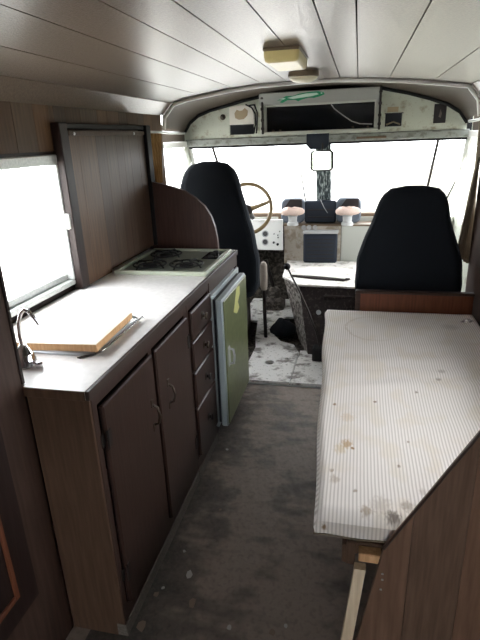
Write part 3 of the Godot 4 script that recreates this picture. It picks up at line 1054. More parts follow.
func build_wall_hatch() -> void:
	# a boarded panel standing on the worktop against the wall, in a black frame
	var c := thing("wall_panel", "boarded wooden panel in a black frame between window and cooktop", "panel", Vector3(-1.2, 0.9, -2.36))
	XF = Transform3D(Basis.IDENTITY, Vector3(1.2, -0.9, 2.36))
	part("frame_post", Vector3(-1.213, 0.902, -1.998), Vector3(-1.172, 1.596, -1.935), M.dark_wood, c, 0.003)
	part("frame_post", Vector3(-1.213, 0.922, -2.860), Vector3(-1.160, 1.596, -2.800), M.black, c, 0.003)
	part("frame_rail", Vector3(-1.213, 1.572, -2.800), Vector3(-1.176, 1.594, -1.998), M.black, c, 0.003)
	var zs := [-2.000, -2.075, -2.235, -2.330, -2.440, -2.520, -2.600, -2.715, -2.798]
	for i in zs.size() - 1:
		var p := S()
		box(p, Vector3(-1.205, 0.902 if zs[i] > -2.19 else 0.924, zs[i + 1] + 0.0004), Vector3(-1.180, 1.566, zs[i] - 0.0004), 0.0006)
		obj("board", p, M.hatch[[0, 0, 1, 2, 4, 1, 3, 3][i]], c)
	part("top_batten", Vector3(-1.180, 1.545, -2.795), Vector3(-1.172, 1.566, -2.002), M.hatch[1], c, 0.002)
	for zz in [-2.04, -2.65]:
		var s := S()
		lathe(s, Vector3(-1.172, 1.553, zz), Vector3(1, 0, 0), [[0.001, 0.0], [0.007, 0.0], [0.006, 0.004], [0.001, 0.005]], 10)
		obj("screw", s, M.steel, c)
	XF = Transform3D.IDENTITY
	# quarter-round bulkhead behind the driver
	var b := thing("bulkhead", "brown wooden screen with a rounded top behind the driver's seat", "screen", Vector3(-1.0, 0, -2.83))
	XF = Transform3D(Basis.IDENTITY, Vector3(1.0, 0, 2.83))
	var pts := [[-1.213, 0.0], [-1.213, 1.289], [-1.16, 1.289]]
	for q in [[-1.10, 1.276], [-1.03, 1.258], [-0.966, 1.235], [-0.905, 1.196], [-0.852, 1.148], [-0.818, 1.092], [-0.798, 1.030], [-0.787, 0.96], [-0.783, 0.88], [-0.783, 0.0]]:
		pts.append(q)
	var s2 := S()
	prism(s2, pts, "xy", -2.838, -2.812)
	obj("board", s2, M.bulkhead, b)
	XF = Transform3D.IDENTITY

# ---------------------------------------------------------------- bed side
func build_bed() -> void:
	var m := thing("mattress", "cream mattress with grey ticking stripes and brown stains", "mattress", Vector3(0.28, 0.465, -1.95))
	XF = Transform3D(Basis.IDENTITY, Vector3(-0.28, -0.465, 1.95))
	var s := S()
	var nz := 70
	var rings := []
	var nn := FastNoiseLite.new()
	nn.seed = 5
	nn.frequency = 3.0
	for i in nz + 1:
		var t := float(i) / nz
		var z := lerpf(-1.100, -2.830, t)
		# the ends are rounded off
		var e := minf(t, 1.0 - t) * 1.73
		var rr := 0.022
		var k := clampf(e / rr, 0.0, 1.0)
		var rise := sqrt(maxf(0.0, 1.0 - (1.0 - k) * (1.0 - k)))
		var y1 := 0.550 - rr * (1.0 - rise)
		var y0 := 0.467 + rr * 0.6 * (1.0 - rise)
		var xl := lerpf(-0.080, -0.155, t) + 0.004 * sin(z * 9.0)
		var xr := 0.662
		var ring := PackedVector3Array()
		var nx := 30
		for j in nx + 1:
			var u := float(j) / nx
			# denser near the edge
			u = u * u * (3.0 - 2.0 * u) * 0.5 + u * 0.5
			var x := lerpf(xl, xr, u)
			var ed := minf(u, 1.0 - u) * (xr - xl)
			var kk := clampf(ed / rr, 0.0, 1.0)
			var dip := rr * (1.0 - sqrt(maxf(0.0, 1.0 - (1.0 - kk) * (1.0 - kk))))
			var wav := 0.0
			if ed > 0.01 and e > 0.015:
				var wgt := clampf(ed / 0.08, 0.0, 1.0) * clampf(e / 0.08, 0.0, 1.0)
				# cross folds in the cloth and a slack middle
				var zz := z + 0.05 * sin(x * 4.0) + nn.get_noise_2d(x * 0.6, 3.0) * 0.05
				for f in [[-1.86, 0.010, 0.045], [-1.98, 0.009, 0.035], [-2.10, 0.012, 0.05], [-2.27, 0.007, 0.04], [-1.55, 0.004, 0.08], [-2.5, 0.006, 0.06]]:
					wav += f[1] * exp(-pow((zz - f[0]) / f[2], 2.0))
				wav += nn.get_noise_2d(x, z) * 0.005 - 0.006
				wav *= wgt
			ring.append(Vector3(x, y1 - dip + wav, z))
		for j in nx + 1:
			var u := 1.0 - float(j) / nx
			u = u * u * (3.0 - 2.0 * u) * 0.5 + u * 0.5
			var x := lerpf(xl + 0.004, xr - 0.004, u)
			ring.append(Vector3(x, y0 + 0.002, z))
		rings.append(ring)
	loft(s, rings)
	obj("cover", s, M.ticking, m)
	s = S()
	var pip := []
	for i in 24:
		pip.append(Vector3(lerpf(-0.078, 0.655, i / 23.0), 0.484 + 0.002 * sin(i * 1.3), -1.0985))
	tube(s, pip, 0.0028, 6)
	obj("piping", s, M.curtain_grey, m)
	XF = Transform3D.IDENTITY
	# bed frame
	var f := thing("bed_frame", "rough timber frame under the striped mattress", "bed frame", Vector3(0.28, 0, -1.95))
	XF = Transform3D(Basis.IDENTITY, Vector3(-0.28, 0, 1.95))
	part("platform", Vector3(-0.02, 0.448, -2.82), Vector3(0.672, 0.464, -1.150), M.cabinet_end, f)
	part("front_rail", Vector3(0.025, 0.405, -1.160), Vector3(0.672, 0.447, -1.126), M.cabinet_end, f, 0.003)
	part("side_rail", Vector3(0.0, 0.385, -2.82), Vector3(0.024, 0.447, -1.110), M.cabinet_end, f, 0.003)
	part("leg", Vector3(0.034, 0.0, -2.80), Vector3(0.074, 0.447, -2.76), M.pine, f, 0.003)
	part("rear_board", Vector3(0.01, 0.0, -2.86), Vector3(0.672, 0.47, -2.835), M.cabinet_end, f, 0.003)
	s = S()
	# pale prop, leaning a little outwards at its foot
	var a := Vector3(0.050, 0.405, -1.085)
	var d := Vector3(0.003, 0.0, -1.02)
	var rr2 := []
	for q in [a, d]:
		rr2.append(PackedVector3Array([q + Vector3(-0.015, 0, -0.012), q + Vector3(0.015, 0, -0.012), q + Vector3(0.015, 0, 0.012), q + Vector3(-0.015, 0, 0.012)]))
	s.set_smooth_group(-1)
	for j in 4:
		quad(s, rr2[0][j], rr2[0][(j + 1) % 4], rr2[1][(j + 1) % 4], rr2[1][j], (a + d) / 2.0)
	quad(s, rr2[0][0], rr2[0][1], rr2[0][2], rr2[0][3], d)
	obj("prop", s, M.pale_pine, f)
	part("block", Vector3(0.045, 0.412, -1.126), Vector3(0.105, 0.440, -1.092), M.pine, f, 0.003)
	part("splintered_end", Vector3(0.012, 0.385, -1.126), Vector3(0.036, 0.464, -1.105), M.cabinet_end, f, 0.003)
	XF = Transform3D.IDENTITY
	# brown end board of the seat box, its top cut on the slant
	var p := thing("end_board", "brown plywood end board with slanting top in the right foreground", "board", Vector3(0.4, 0, -1.07))
	XF = Transform3D(Basis.IDENTITY, Vector3(-0.4, 0, 1.07))
	s = S()
	var shape := PackedVector2Array([Vector2(0.028, 0.0), Vector2(0.107, 0.488), Vector2(0.312, 0.886), Vector2(0.36, 0.965), Vector2(0.40, 0.99), Vector2(0.676, 0.99), Vector2(0.676, 0.0)])
	var xs := [0.0, 0.172, 0.30, 0.44, 0.70]
	for i in 4:
		var cut := Geometry2D.intersect_polygons(shape, PackedVector2Array([Vector2(xs[i] + 0.0005, -0.1), Vector2(xs[i + 1] - 0.0005, -0.1), Vector2(xs[i + 1] - 0.0005, 1.2), Vector2(xs[i] + 0.0005, 1.2)]))
		var q := []
		for v in cut[0]: q.append([v.x, v.y])
		s = S()
		prism(s, q, "xy", -1.086, -1.070)
		obj("plank", s, M.end_board[i % 3], p)
	s = S()
	tube(s, [Vector3(0.106, 0.489, -1.071), Vector3(0.311, 0.887, -1.071), Vector3(0.36, 0.966, -1.071), Vector3(0.40, 0.991, -1.071), Vector3(0.676, 0.991, -1.071)], 0.004, 6)
	obj("edge_band", s, M.cabinet, p)
	for q in [[0.108, 0.405], [0.109, 0.385], [0.107, 0.350]]:
		s = S()
		lathe(s, Vector3(q[0], q[1], -1.0702), Vector3(0, 0, 1), [[0.001, 0.0], [0.0035, 0.0], [0.003, 0.0012], [0.001, 0.0015]], 8)
		obj("nail", s, M.steel, p)
	XF = Transform3D.IDENTITY
	# wooden board across the head of the bed
	var h := thing("headboard", "low reddish wooden board between mattress and passenger seat", "headboard", Vector3(0.33, 0.47, -2.9))
	XF = Transform3D(Basis.IDENTITY, Vector3(-0.33, -0.47, 2.9))
	part("board", Vector3(0.028, 0.0, -2.905), Vector3(0.662, 0.632, -2.880), M.red_wood, h, 0.003)
	part("cap", Vector3(0.016, 0.632, -2.912), Vector3(0.664, 0.648, -2.872), M.cabinet, h, 0.003)
	part("side_post", Vector3(0.016, 0.0, -2.908), Vector3(0.045, 0.632, -2.874), M.cabinet, h, 0.003)
	XF = Transform3D.IDENTITY

func curtain(called: String, label: String, m: Material, top: Array, bot: Array, folds: int, depth: float) -> void:
	var c := thing(called, label, "curtain", (bot[0] + bot[1]) / 2.0)
	XF = Transform3D(Basis.IDENTITY, -(bot[0] + bot[1]) / 2.0)
	var rows := []
	var n := folds * 6
	for i in 9:
		var t := i / 8.0
		var row := []
		var side: Vector3 = ((top[1] - top[0]) as Vector3).normalized().cross(Vector3.UP).normalized()
		for j in n + 1:
			var u := float(j) / n
			var a: Vector3 = (top[0] as Vector3).lerp(top[1], u)
			var b: Vector3 = (bot[0] as Vector3).lerp(bot[1], u)
			var p := a.lerp(b, t + 0.02 * sin(u * 9.0) * t)
			p += side * depth * sin(u * folds * TAU + t * 0.8) * (0.6 + 0.4 * t)
			row.append(p)
		rows.append(row)
	var s := S()
	sheet(s, rows, Vector3(0.0015, 0, 0.0015))
	obj("cloth", s, m, c)
	XF = Transform3D.IDENTITY

# ---------------------------------------------------------------- seats
func seat_w(prof: Array, y: float) -> float:
	for i in prof.size() - 1:
		if y <= prof[i + 1][0]:
			var u: float = clampf((y - prof[i][0]) / (prof[i + 1][0] - prof[i][0]), 0.0, 1.0)
			return lerpf(prof[i][1], prof[i + 1][1], u)
	return prof[-1][1]

# prof: [height, width] of the cloth-covered backrest, from its foot to its rounded top
func seat(called: String, label: String, at: Vector3, prof: Array) -> void:
	var t := thing(called, label, "seat", at)
	var h0: float = prof[0][0]
	var h1: float = prof[-1][0]
	var w_bot: float = prof[1][1]
	var s := S()
	var rings := []
	var seams := [[], []]
	var n := 44
	for i in n + 1:
		var u := float(i) / n
		u = lerpf(u, sqrt(u), 0.35)          # closer rings towards the top
		var y := lerpf(h0, h1, u)
		# average over a little height, so that the outline has no corners
		var w := 0.0
		for k in 5:
			w += seat_w(prof, clampf(y + (k - 2) * 0.014, h0, h1)) / 5.0
		if i == n:
			w = h1 * 0.0 + 0.10
		var top := clampf((y - (h1 - 0.07)) / 0.07, 0.0, 1.0)
		var d := lerpf(0.15, 0.115, u) * (0.30 + 0.70 * sqrt(maxf(0.0, 1.0 - top * top)))
		w += 0.003 * sin(u * 31.0)
		var cx := 0.005 * sin(u * 7.0)
		rings.append(rrect(cx, 0.05 * u, w, d, 0.055, y, 5))
		if u > 0.05 and u < 0.86:
			seams[0].append(Vector3(cx - w / 2.0 + 0.014, y, 0.05 * u + d / 2.0 - 0.008))
			seams[1].append(Vector3(cx + w / 2.0 - 0.014, y, 0.05 * u + d / 2.0 - 0.008))
	loft(s, rings)
	obj("backrest", s, M.seat, t)
	for q in seams:
		s = S()
		tube(s, q, 0.004, 5)
		obj("seam", s, M.seat, t)
	s = S()
	rings = []
	for q in [[-0.03, 0.92], [0.0, 0.99], [0.05, 1.0], [0.10, 0.98], [0.125, 0.9]]:
		rings.append(rrect(0, -0.27, w_bot * 0.84 * q[1], 0.46 * q[1], 0.08, h0 - 0.06 + q[0], 5))
	loft(s, rings)
	obj("cushion", s, M.seat, t)
	s = S()
	box(s, Vector3(-0.16, 0.012, -0.42), Vector3(0.16, h0 - 0.09, -0.10), 0.01)
	box(s, Vector3(-0.20, 0.0, -0.46), Vector3(0.20, 0.012, -0.06), 0.004)
	obj("pedestal", s, M.dark_steel, t)

# ---------------------------------------------------------------- the cab
func build_cab() -> void:
	seat("driver_seat", "black cloth driver's seat behind the steering wheel", Vector3(-1.0, -0.028, -3.52), [[0.47, 0.60], [0.56, 0.64], [0.70, 0.645], [0.93, 0.585], [1.12, 0.49], [1.25, 0.42], [1.32, 0.375], [1.365, 0.31], [1.395, 0.19]])
	seat("passenger_seat", "wide black cloth passenger seat behind the headboard", Vector3(0.318, 0.0, -3.12), [[0.42, 0.58], [0.50, 0.61], [0.66, 0.625], [0.78, 0.605], [0.87, 0.555], [0.98, 0.465], [1.10, 0.395], [1.165, 0.355], [1.20, 0.30], [1.220, 0.20]])
	# steering column and wheel
	var col := thing("steering_column", "large worn tan steering wheel on its column beyond the driver's seat", "steering wheel", Vector3(-0.86, 0.972, -4.0))
	col.rotation = Vector3(-0.35, 0, 0)
	var s := S()
	tube(s, [Vector3(0, 0, -0.05), Vector3(0, -0.02, -0.245)], 0.022, 10)
	obj("column", s, M.dark_steel, col)
	var w := Node3D.new()
	w.name = "wheel"
	col.add_child(w)
	s = S()
	var ring := []
	for k in 41:
		ring.append(Vector3(0.200 * cos(TAU * k / 40.0), 0.200 * sin(TAU * k / 40.0), 0))
	tube(s, ring, 0.0155, 10)
	obj("rim", s, M.wheel, w)
	for an in [0.30, PI - 0.30, -PI / 2]:
		s = S()
		tube(s, [Vector3(0.02 * cos(an), 0.02 * sin(an), -0.035), Vector3(0.10 * cos(an), 0.10 * sin(an), -0.028), Vector3(0.196 * cos(an), 0.196 * sin(an), 0)], 0.022, 8, 0.013)
		obj("spoke", s, M.wheel, w)
	s = S()
	lathe(s, Vector3(0, 0, -0.06), Vector3(0, 0, 1), [[0.001, 0.0], [0.040, 0.0], [0.044, 0.02], [0.036, 0.045], [0.02, 0.052], [0.001, 0.053]], 18)
	obj("hub", s, M.dark_steel, w)
	# instrument panel
	var ip := thing("instrument_panel", "white metal instrument panel with two round gauges", "panel", Vector3(-0.86, 0.57, -4.26))
	XF = Transform3D(Basis.IDENTITY, Vector3(0.86, -0.57, 4.26))
	part("face", Vector3(-1.12, 0.58, -4.285), Vector3(-0.606, 0.845, -4.260), M.white_paint, ip, 0.004)
	part("housing", Vector3(-1.12, 0.60, -4.65), Vector3(-0.61, 0.785, -4.285), M.cab_dirt, ip)
	for q in [[-0.759, 0.723], [-0.761, 0.652], [-0.90, 0.70]]:
		s = S()
		lathe(s, Vector3(q[0], q[1], -4.26), Vector3(0, 0, 1), [[0.001, 0.001], [0.022, 0.001], [0.023, 0.008], [0.029, 0.008], [0.030, 0.0]], 18)
		var g := obj("gauge", s, M.gauge, ip)
		s = S()
		lathe(s, Vector3(q[0], q[1], -4.26), Vector3(0, 0, 1), [[0.001, 0.0], [0.021, 0.0], [0.021, 0.003], [0.001, 0.003]], 18)
		obj("dial", s, M.gauge_face, g)
	for q in [[-0.685, 0.648, 0.010], [-0.651, 0.632, 0.011], [-0.646, 0.692, 0.006], [-0.681, 0.723, 0.005], [-0.648, 0.712, 0.005], [-0.632, 0.745, 0.005]]:
		s = S()
		lathe(s, Vector3(q[0], q[1], -4.26), Vector3(0, 0, 1), [[0.001, 0.0], [q[2] as float, 0.0], [(q[2] as float) * 0.9, 0.014], [0.001, 0.015]], 12)
		obj("knob", s, M.gauge_face if q[2] < 0.0105 else M.black, ip)
	XF = Transform3D.IDENTITY
	# centre console below the windscreen
	var cc := thing("dash_console", "stained beige metal console below the windscreen", "console", Vector3(-0.2, 0.45, -4.4))
	XF = Transform3D(Basis.IDENTITY, Vector3(0.2, -0.45, 4.4))
	part("panel", Vector3(-0.602, 0.452, -4.335), Vector3(-0.118, 0.785, -4.305), M.dash, cc, 0.004)
	part("panel", Vector3(-0.114, 0.446, -4.337), Vector3(0.30, 0.797, -4.309), M.cream_plain, cc, 0.004)
	part("ledge", Vector3(-0.605, 0.781, -4.47), Vector3(0.30, 0.796, -4.3035), M.rust_bar, cc, 0.004)
	part("side", Vector3(-0.602, 0.452, -4.65), Vector3(-0.580, 0.785, -4.335), M.dash, cc, 0.004)
	XF = Transform3D.IDENTITY
	var hb := thing("heater_box", "dark metal heater box hanging on the beige console", "heater", Vector3(-0.285, 0.485, -4.25))
	XF = Transform3D(Basis.IDENTITY, Vector3(0.285, -0.485, 4.25))
	part("case", Vector3(-0.425, 0.488, -4.303), Vector3(-0.143, 0.735, -4.200), M.navy, hb, 0.012)
	part("lid", Vector3(-0.430, 0.735, -4.303), Vector3(-0.136, 0.753, -4.194), M.duct, hb, 0.004)
	for x in [-0.430, -0.384, -0.334]:
		s = S()
		lathe(s, Vector3(x, 0.772, -4.303), Vector3(0, 0, 1), [[0.001, 0.0], [0.019, 0.0], [0.021, 0.010], [0.014, 0.022], [0.001, 0.023]], 14)
		obj("knob", s, M.duct, hb)
	for k in 6:
		part("slat", Vector3(-0.395, 0.525 + 0.032 * k, -4.2005), Vector3(-0.172, 0.533 + 0.032 * k, -4.1965), M.plate, hb, 0.001)
	XF = Transform3D.IDENTITY
	# defroster unit on the dash
	var df := thing("defroster", "long dark rounded defroster casing on the dashboard", "defroster", Vector3(-0.295, 0.797, -4.4))
	XF = Transform3D(Basis.IDENTITY, Vector3(0.295, -0.797, 4.4))
	s = S()
	box(s, Vector3(-0.43, 0.800, -4.44), Vector3(-0.165, 0.985, -4.36), 0.012)
	obj("middle_case", s, M.navy, df)
	for xx in [-0.530, -0.062]:
		s = S()
		var rr := []
		for q in [[-4.44, 0.9], [-4.425, 1.0], [-4.355, 1.0], [-4.34, 0.9]]:
			var r := PackedVector3Array()
			for v in rrect(xx, 0.905, 0.205 * q[1], 0.210 * q[1], 0.05, 0.0, 5):
				r.append(Vector3(v.x, v.z, q[0]))
			rr.append(r)
		loft(s, rr)
		obj("end_case", s, M.blue_grey, df)
		s = S()
		prism(s, [[xx - 0.07, 0.935], [xx + 0.08, 0.935], [xx + 0.08, 1.005], [xx - 0.02, 1.005]], "xy", -4.341, -4.330)
		obj("facet", s, M.plate, df)
	part("slot", Vector3(-0.40, 0.905, -4.3605), Vector3(-0.19, 0.915, -4.356), M.plate, df)
	part("slot", Vector3(-0.40, 0.845, -4.3605), Vector3(-0.19, 0.855, -4.356), M.plate, df)
	s = S()
	tube(s, [Vector3(-0.30, 1.00, -4.37), Vector3(-0.265, 0.93, -4.35), Vector3(-0.235, 0.885, -4.35)], 0.003, 6)
	obj("wire", s, M.duct, df)
	XF = Transform3D.IDENTITY
	for k in 2:
		var x := -0.521 if k == 0 else -0.068
		var y := 0.797 if k == 0 else 0.798
		var p := thing("padded_post", ["pinkish padded ring on a grey post, the one nearer the steering wheel", "pinkish padded ring on a grey post, the one nearer the passenger seat"][k], "duct", Vector3(x, y, -4.265), "padded rings on the dashboard")
		s = S()
		lathe(s, Vector3.ZERO, Vector3(0, 1, 0), [[0.001, 0.0], [0.050, 0.0], [0.046, 0.022], [0.036, 0.03], [0.038, 0.07], [0.048, 0.085], [0.001, 0.086]], 18)
		obj("post", s, M.duct, p)
		s = S()
		var rr := []
		for q in [[0.060, 0.084], [0.088, 0.092], [0.100, 0.108], [0.098, 0.126], [0.080, 0.140], [0.045, 0.148], [0.012, 0.143]]:
			var r := PackedVector3Array()
			for v in 26:
				var an := TAU * v / 26.0
				var wob := 1.0 + 0.05 * sin(an * 3.0 + k) + 0.03 * sin(an * 7.0)
				r.append(Vector3(q[0] * cos(an) * wob, q[1] + 0.004 * sin(an * 4.0), q[0] * 0.62 * sin(an) * wob))
			rr.append(r)
		loft(s, rr)
		obj("pad", s, M.pink, p)
	# brown bar along the windscreen's foot
	var br := thing("grab_bar", "brown bar along the foot of the windscreen", "bar", Vector3(-0.3, 0.856, -4.462))
	s = S()
	tube(s, [Vector3(-0.90, 0.0, 0), Vector3(0.52, 0.0, 0)], 0.018, 10)
	obj("bar", s, M.rust_bar, br)
	for x in [-0.85, -0.36, 0.15, 0.48]:
		part("bracket", Vector3(x - 0.012, -0.059, -0.016), Vector3(x + 0.012, 0.0, 0.018), M.rust_bar, br, 0.002)
	# engine cover
	var e := thing("engine_cover", "scraped metal engine cover with white top between the seats", "engine cover", Vector3(-0.2, 0, -3.8))
	XF = Transform3D(Basis.IDENTITY, Vector3(0.2, 0, 3.8))
	var bot := [Vector3(-0.295, 0, -3.33), Vector3(0.03, 0, -3.33), Vector3(0.03, 0, -4.29), Vector3(-0.50, 0, -4.29), Vector3(-0.40, 0, -3.66)]
	var top := [Vector3(-0.385, 0.47, -3.55), Vector3(0.03, 0.47, -3.52), Vector3(0.03, 0.47, -4.29), Vector3(-0.56, 0.47, -4.29), Vector3(-0.530, 0.47, -3.77)]
	var mid := Vector3(-0.2, 0.25, -3.85)
	for j in 5:
		s = S()
		quad(s, bot[j], bot[(j + 1) % 5], top[(j + 1) % 5], top[j], mid)
		obj("face" if j == 0 else "side", s, M.dog_face if j == 0 else M.dog_side, e)
	s = S()
	prism(s, [[-0.395, -3.54], [0.035, -3.51], [0.035, -4.29], [-0.57, -4.29], [-0.54, -3.765]], "xz", 0.47, 0.484)
	obj("top_plate", s, M.dog_top, e)
	part("ledge", Vector3(-0.20, 0.385, -3.535), Vector3(0.03, 0.420, -3.495), M.dog_face, e, 0.006)
	s = S()
	lathe(s, Vector3(-0.235, 0.300, -3.462), Vector3(0, 0.42, 1), [[0.001, 0.0], [0.018, 0.0], [0.018, 0.010], [0.001, 0.011]], 10)
	obj("latch", s, M.steel, e)
	XF = Transform3D.IDENTITY
	# folder lying on the cover
	var fo := thing("clipboard", "open brown folder of white paper lying on the engine cover", "folder", Vector3(-0.24, 0.484, -3.82))
	fo.rotation.y = -0.12
	s = S()
	prism(s, [[-0.22, 0.10], [-0.05, 0.135], [0.19, 0.15], [0.23, 0.10], [0.10, 0.075], [-0.20, 0.05]], "xz", 0.001, 0.014)
	obj("folder_cover", s, M.stain, fo)
	s = S()
	sheet(s, [[Vector3(-0.22, 0.016, 0.09), Vector3(0.0, 0.018, 0.11), Vector3(0.20, 0.016, 0.13)], [Vector3(-0.16, 0.034, -0.05), Vector3(0.0, 0.042, -0.04), Vector3(0.18, 0.030, -0.03)], [Vector3(-0.12, 0.010, -0.22), Vector3(0.02, 0.014, -0.21), Vector3(0.16, 0.008, -0.20)]], Vector3(0, 0.003, 0))
	obj("sheet", s, M.paper, fo)
	s = S()
	sheet(s, [[Vector3(-0.06, 0.052, -0.09), Vector3(0.02, 0.070, -0.08)], [Vector3(-0.03, 0.05, -0.16), Vector3(0.05, 0.060, -0.15)]], Vector3(0, 0.003, 0))
	obj("loose_sheet", s, M.paper, fo)
	# gear lever
	var gl := thing("gear_lever", "long thin gear lever with a round black knob", "gear lever", Vector3(-0.21, 0.11, -3.27))
	s = S()
	tube(s, [Vector3(0, 0, 0), Vector3(-0.03, 0.10, -0.035), Vector3(-0.095, 0.24, -0.10), Vector3(-0.17, 0.37, -0.17), Vector3(-0.225, 0.450, -0.22), Vector3(-0.255, 0.500, -0.25)], 0.0065, 8)
	obj("rod", s, M.dark_steel, gl)
	part("boot", Vector3(-0.05, -0.11, -0.05), Vector3(0.05, 0.004, 0.05), M.rubber, gl, 0.012)
	s = S()
	lathe(s, Vector3(-0.252, 0.49, -0.247), Vector3(-0.4, 0.8, -0.4), [[0.001, 0.0], [0.014, 0.004], [0.024, 0.018], [0.025, 0.030], [0.018, 0.044], [0.001, 0.050]], 14)
	obj("knob", s, M.black, gl)
	# black bundle on the cab floor
	var bl := thing("black_cloth", "crumpled black cloth on the white cab floor", "cloth", Vector3(-0.555, 0.0, -3.84))
	s = S()
	var rr3 := []
	for i in 7:
		var u := i / 6.0
		var r := PackedVector3Array()
		for k in 20:
			var an := TAU * k / 20.0
			var rad := 0.125 * sqrt(maxf(0.0, 1.0 - u * u * 0.98)) * (1.0 + 0.16 * sin(an * 3.0 + 1.0) + 0.06 * sin(an * 7.0 + u * 4.0))
			r.append(Vector3(rad * cos(an) * 0.8, 0.002 + 0.085 * u + 0.006 * sin(an * 5.0), rad * sin(an) * 1.3))
		rr3.append(r)
	loft(s, rr3)
	obj("cloth", s, M.seat, bl)
	# pedals / steering gear by the driver's foot
	var sg := thing("steering_gearbox", "grimy steering gearbox on the floor below the instrument panel", "gearbox", Vector3(-0.70, -0.03, -4.35))
	s = S()
	box(s, Vector3(-0.09, 0.0, -0.10), Vector3(0.09, 0.16, 0.08), 0.03)
	lathe(s, Vector3(0.0, 0.16, 0), Vector3(0, 1, 0), [[0.06, 0.0], [0.055, 0.06], [0.03, 0.09], [0.001, 0.092]], 14)
	obj("case", s, M.cab_dirt, sg)
	s = S()
	tube(s, [Vector3(0.0, 0.22, 0), Vector3(-0.08, 0.50, -0.02)], 0.018, 8)
	obj("shaft", s, M.dark_steel, sg)
	var arm := thing("seat_lever", "worn grey lever beside the driver's seat", "lever", Vector3(-0.655, -0.028, -3.62))
	s = S()
	tube(s, [Vector3(0, 0, 0), Vector3(-0.01, 0.25, -0.02), Vector3(-0.012, 0.46, -0.02)], 0.014, 10)
	obj("shaft", s, M.dark_steel, arm)
	s = S()
	lathe(s, Vector3(-0.012, 0.43, -0.02), Vector3(0, 1, 0), [[0.001, 0.0], [0.022, 0.004], [0.028, 0.03], [0.030, 0.13], [0.027, 0.20], [0.016, 0.222], [0.001, 0.226]], 14)
	obj("grip", s, M.seat_grip, arm)
	# rear-view mirror
	var mi := thing("rear_view_mirror", "rounded rear-view mirror hanging on the centre pillar", "mirror", Vector3(-0.278, 1.32, -4.14))
	mi.rotation = Vector3(0.0, -0.138, 0.01)
	s = S()
	var fr := []
	for q in [[-0.014, 0.86], [-0.008, 1.0], [0.002, 1.0]]:
		var r := PackedVector3Array()
		for v in rrect(0, 0, 0.186 * q[1], 0.158 * q[1], 0.032, 0.0, 5):
			r.append(Vector3(v.x, v.z, q[0]))
		fr.append(r)
	loft(s, fr)
	obj("shell", s, M.plate, mi)
	s = S()
	fr = []
	for q in [[0.0022, 1.0], [0.0035, 1.0]]:
		var r := PackedVector3Array()
		for v in rrect(0, 0, 0.162 * q[1], 0.135 * q[1], 0.025, 0.0, 5):
			r.append(Vector3(v.x, v.z, q[0]))
		fr.append(r)
	loft(s, fr)
	obj("glass", s, M.mirror, mi)
	s = S()
	tube(s, [Vector3(0.0, 0.02, -0.012), Vector3(0.0, 0.09, -0.02), Vector3(0, 0.13, -0.03)], 0.007, 8)
	obj("arm", s, M.dark_steel, mi)
	build_overhead()

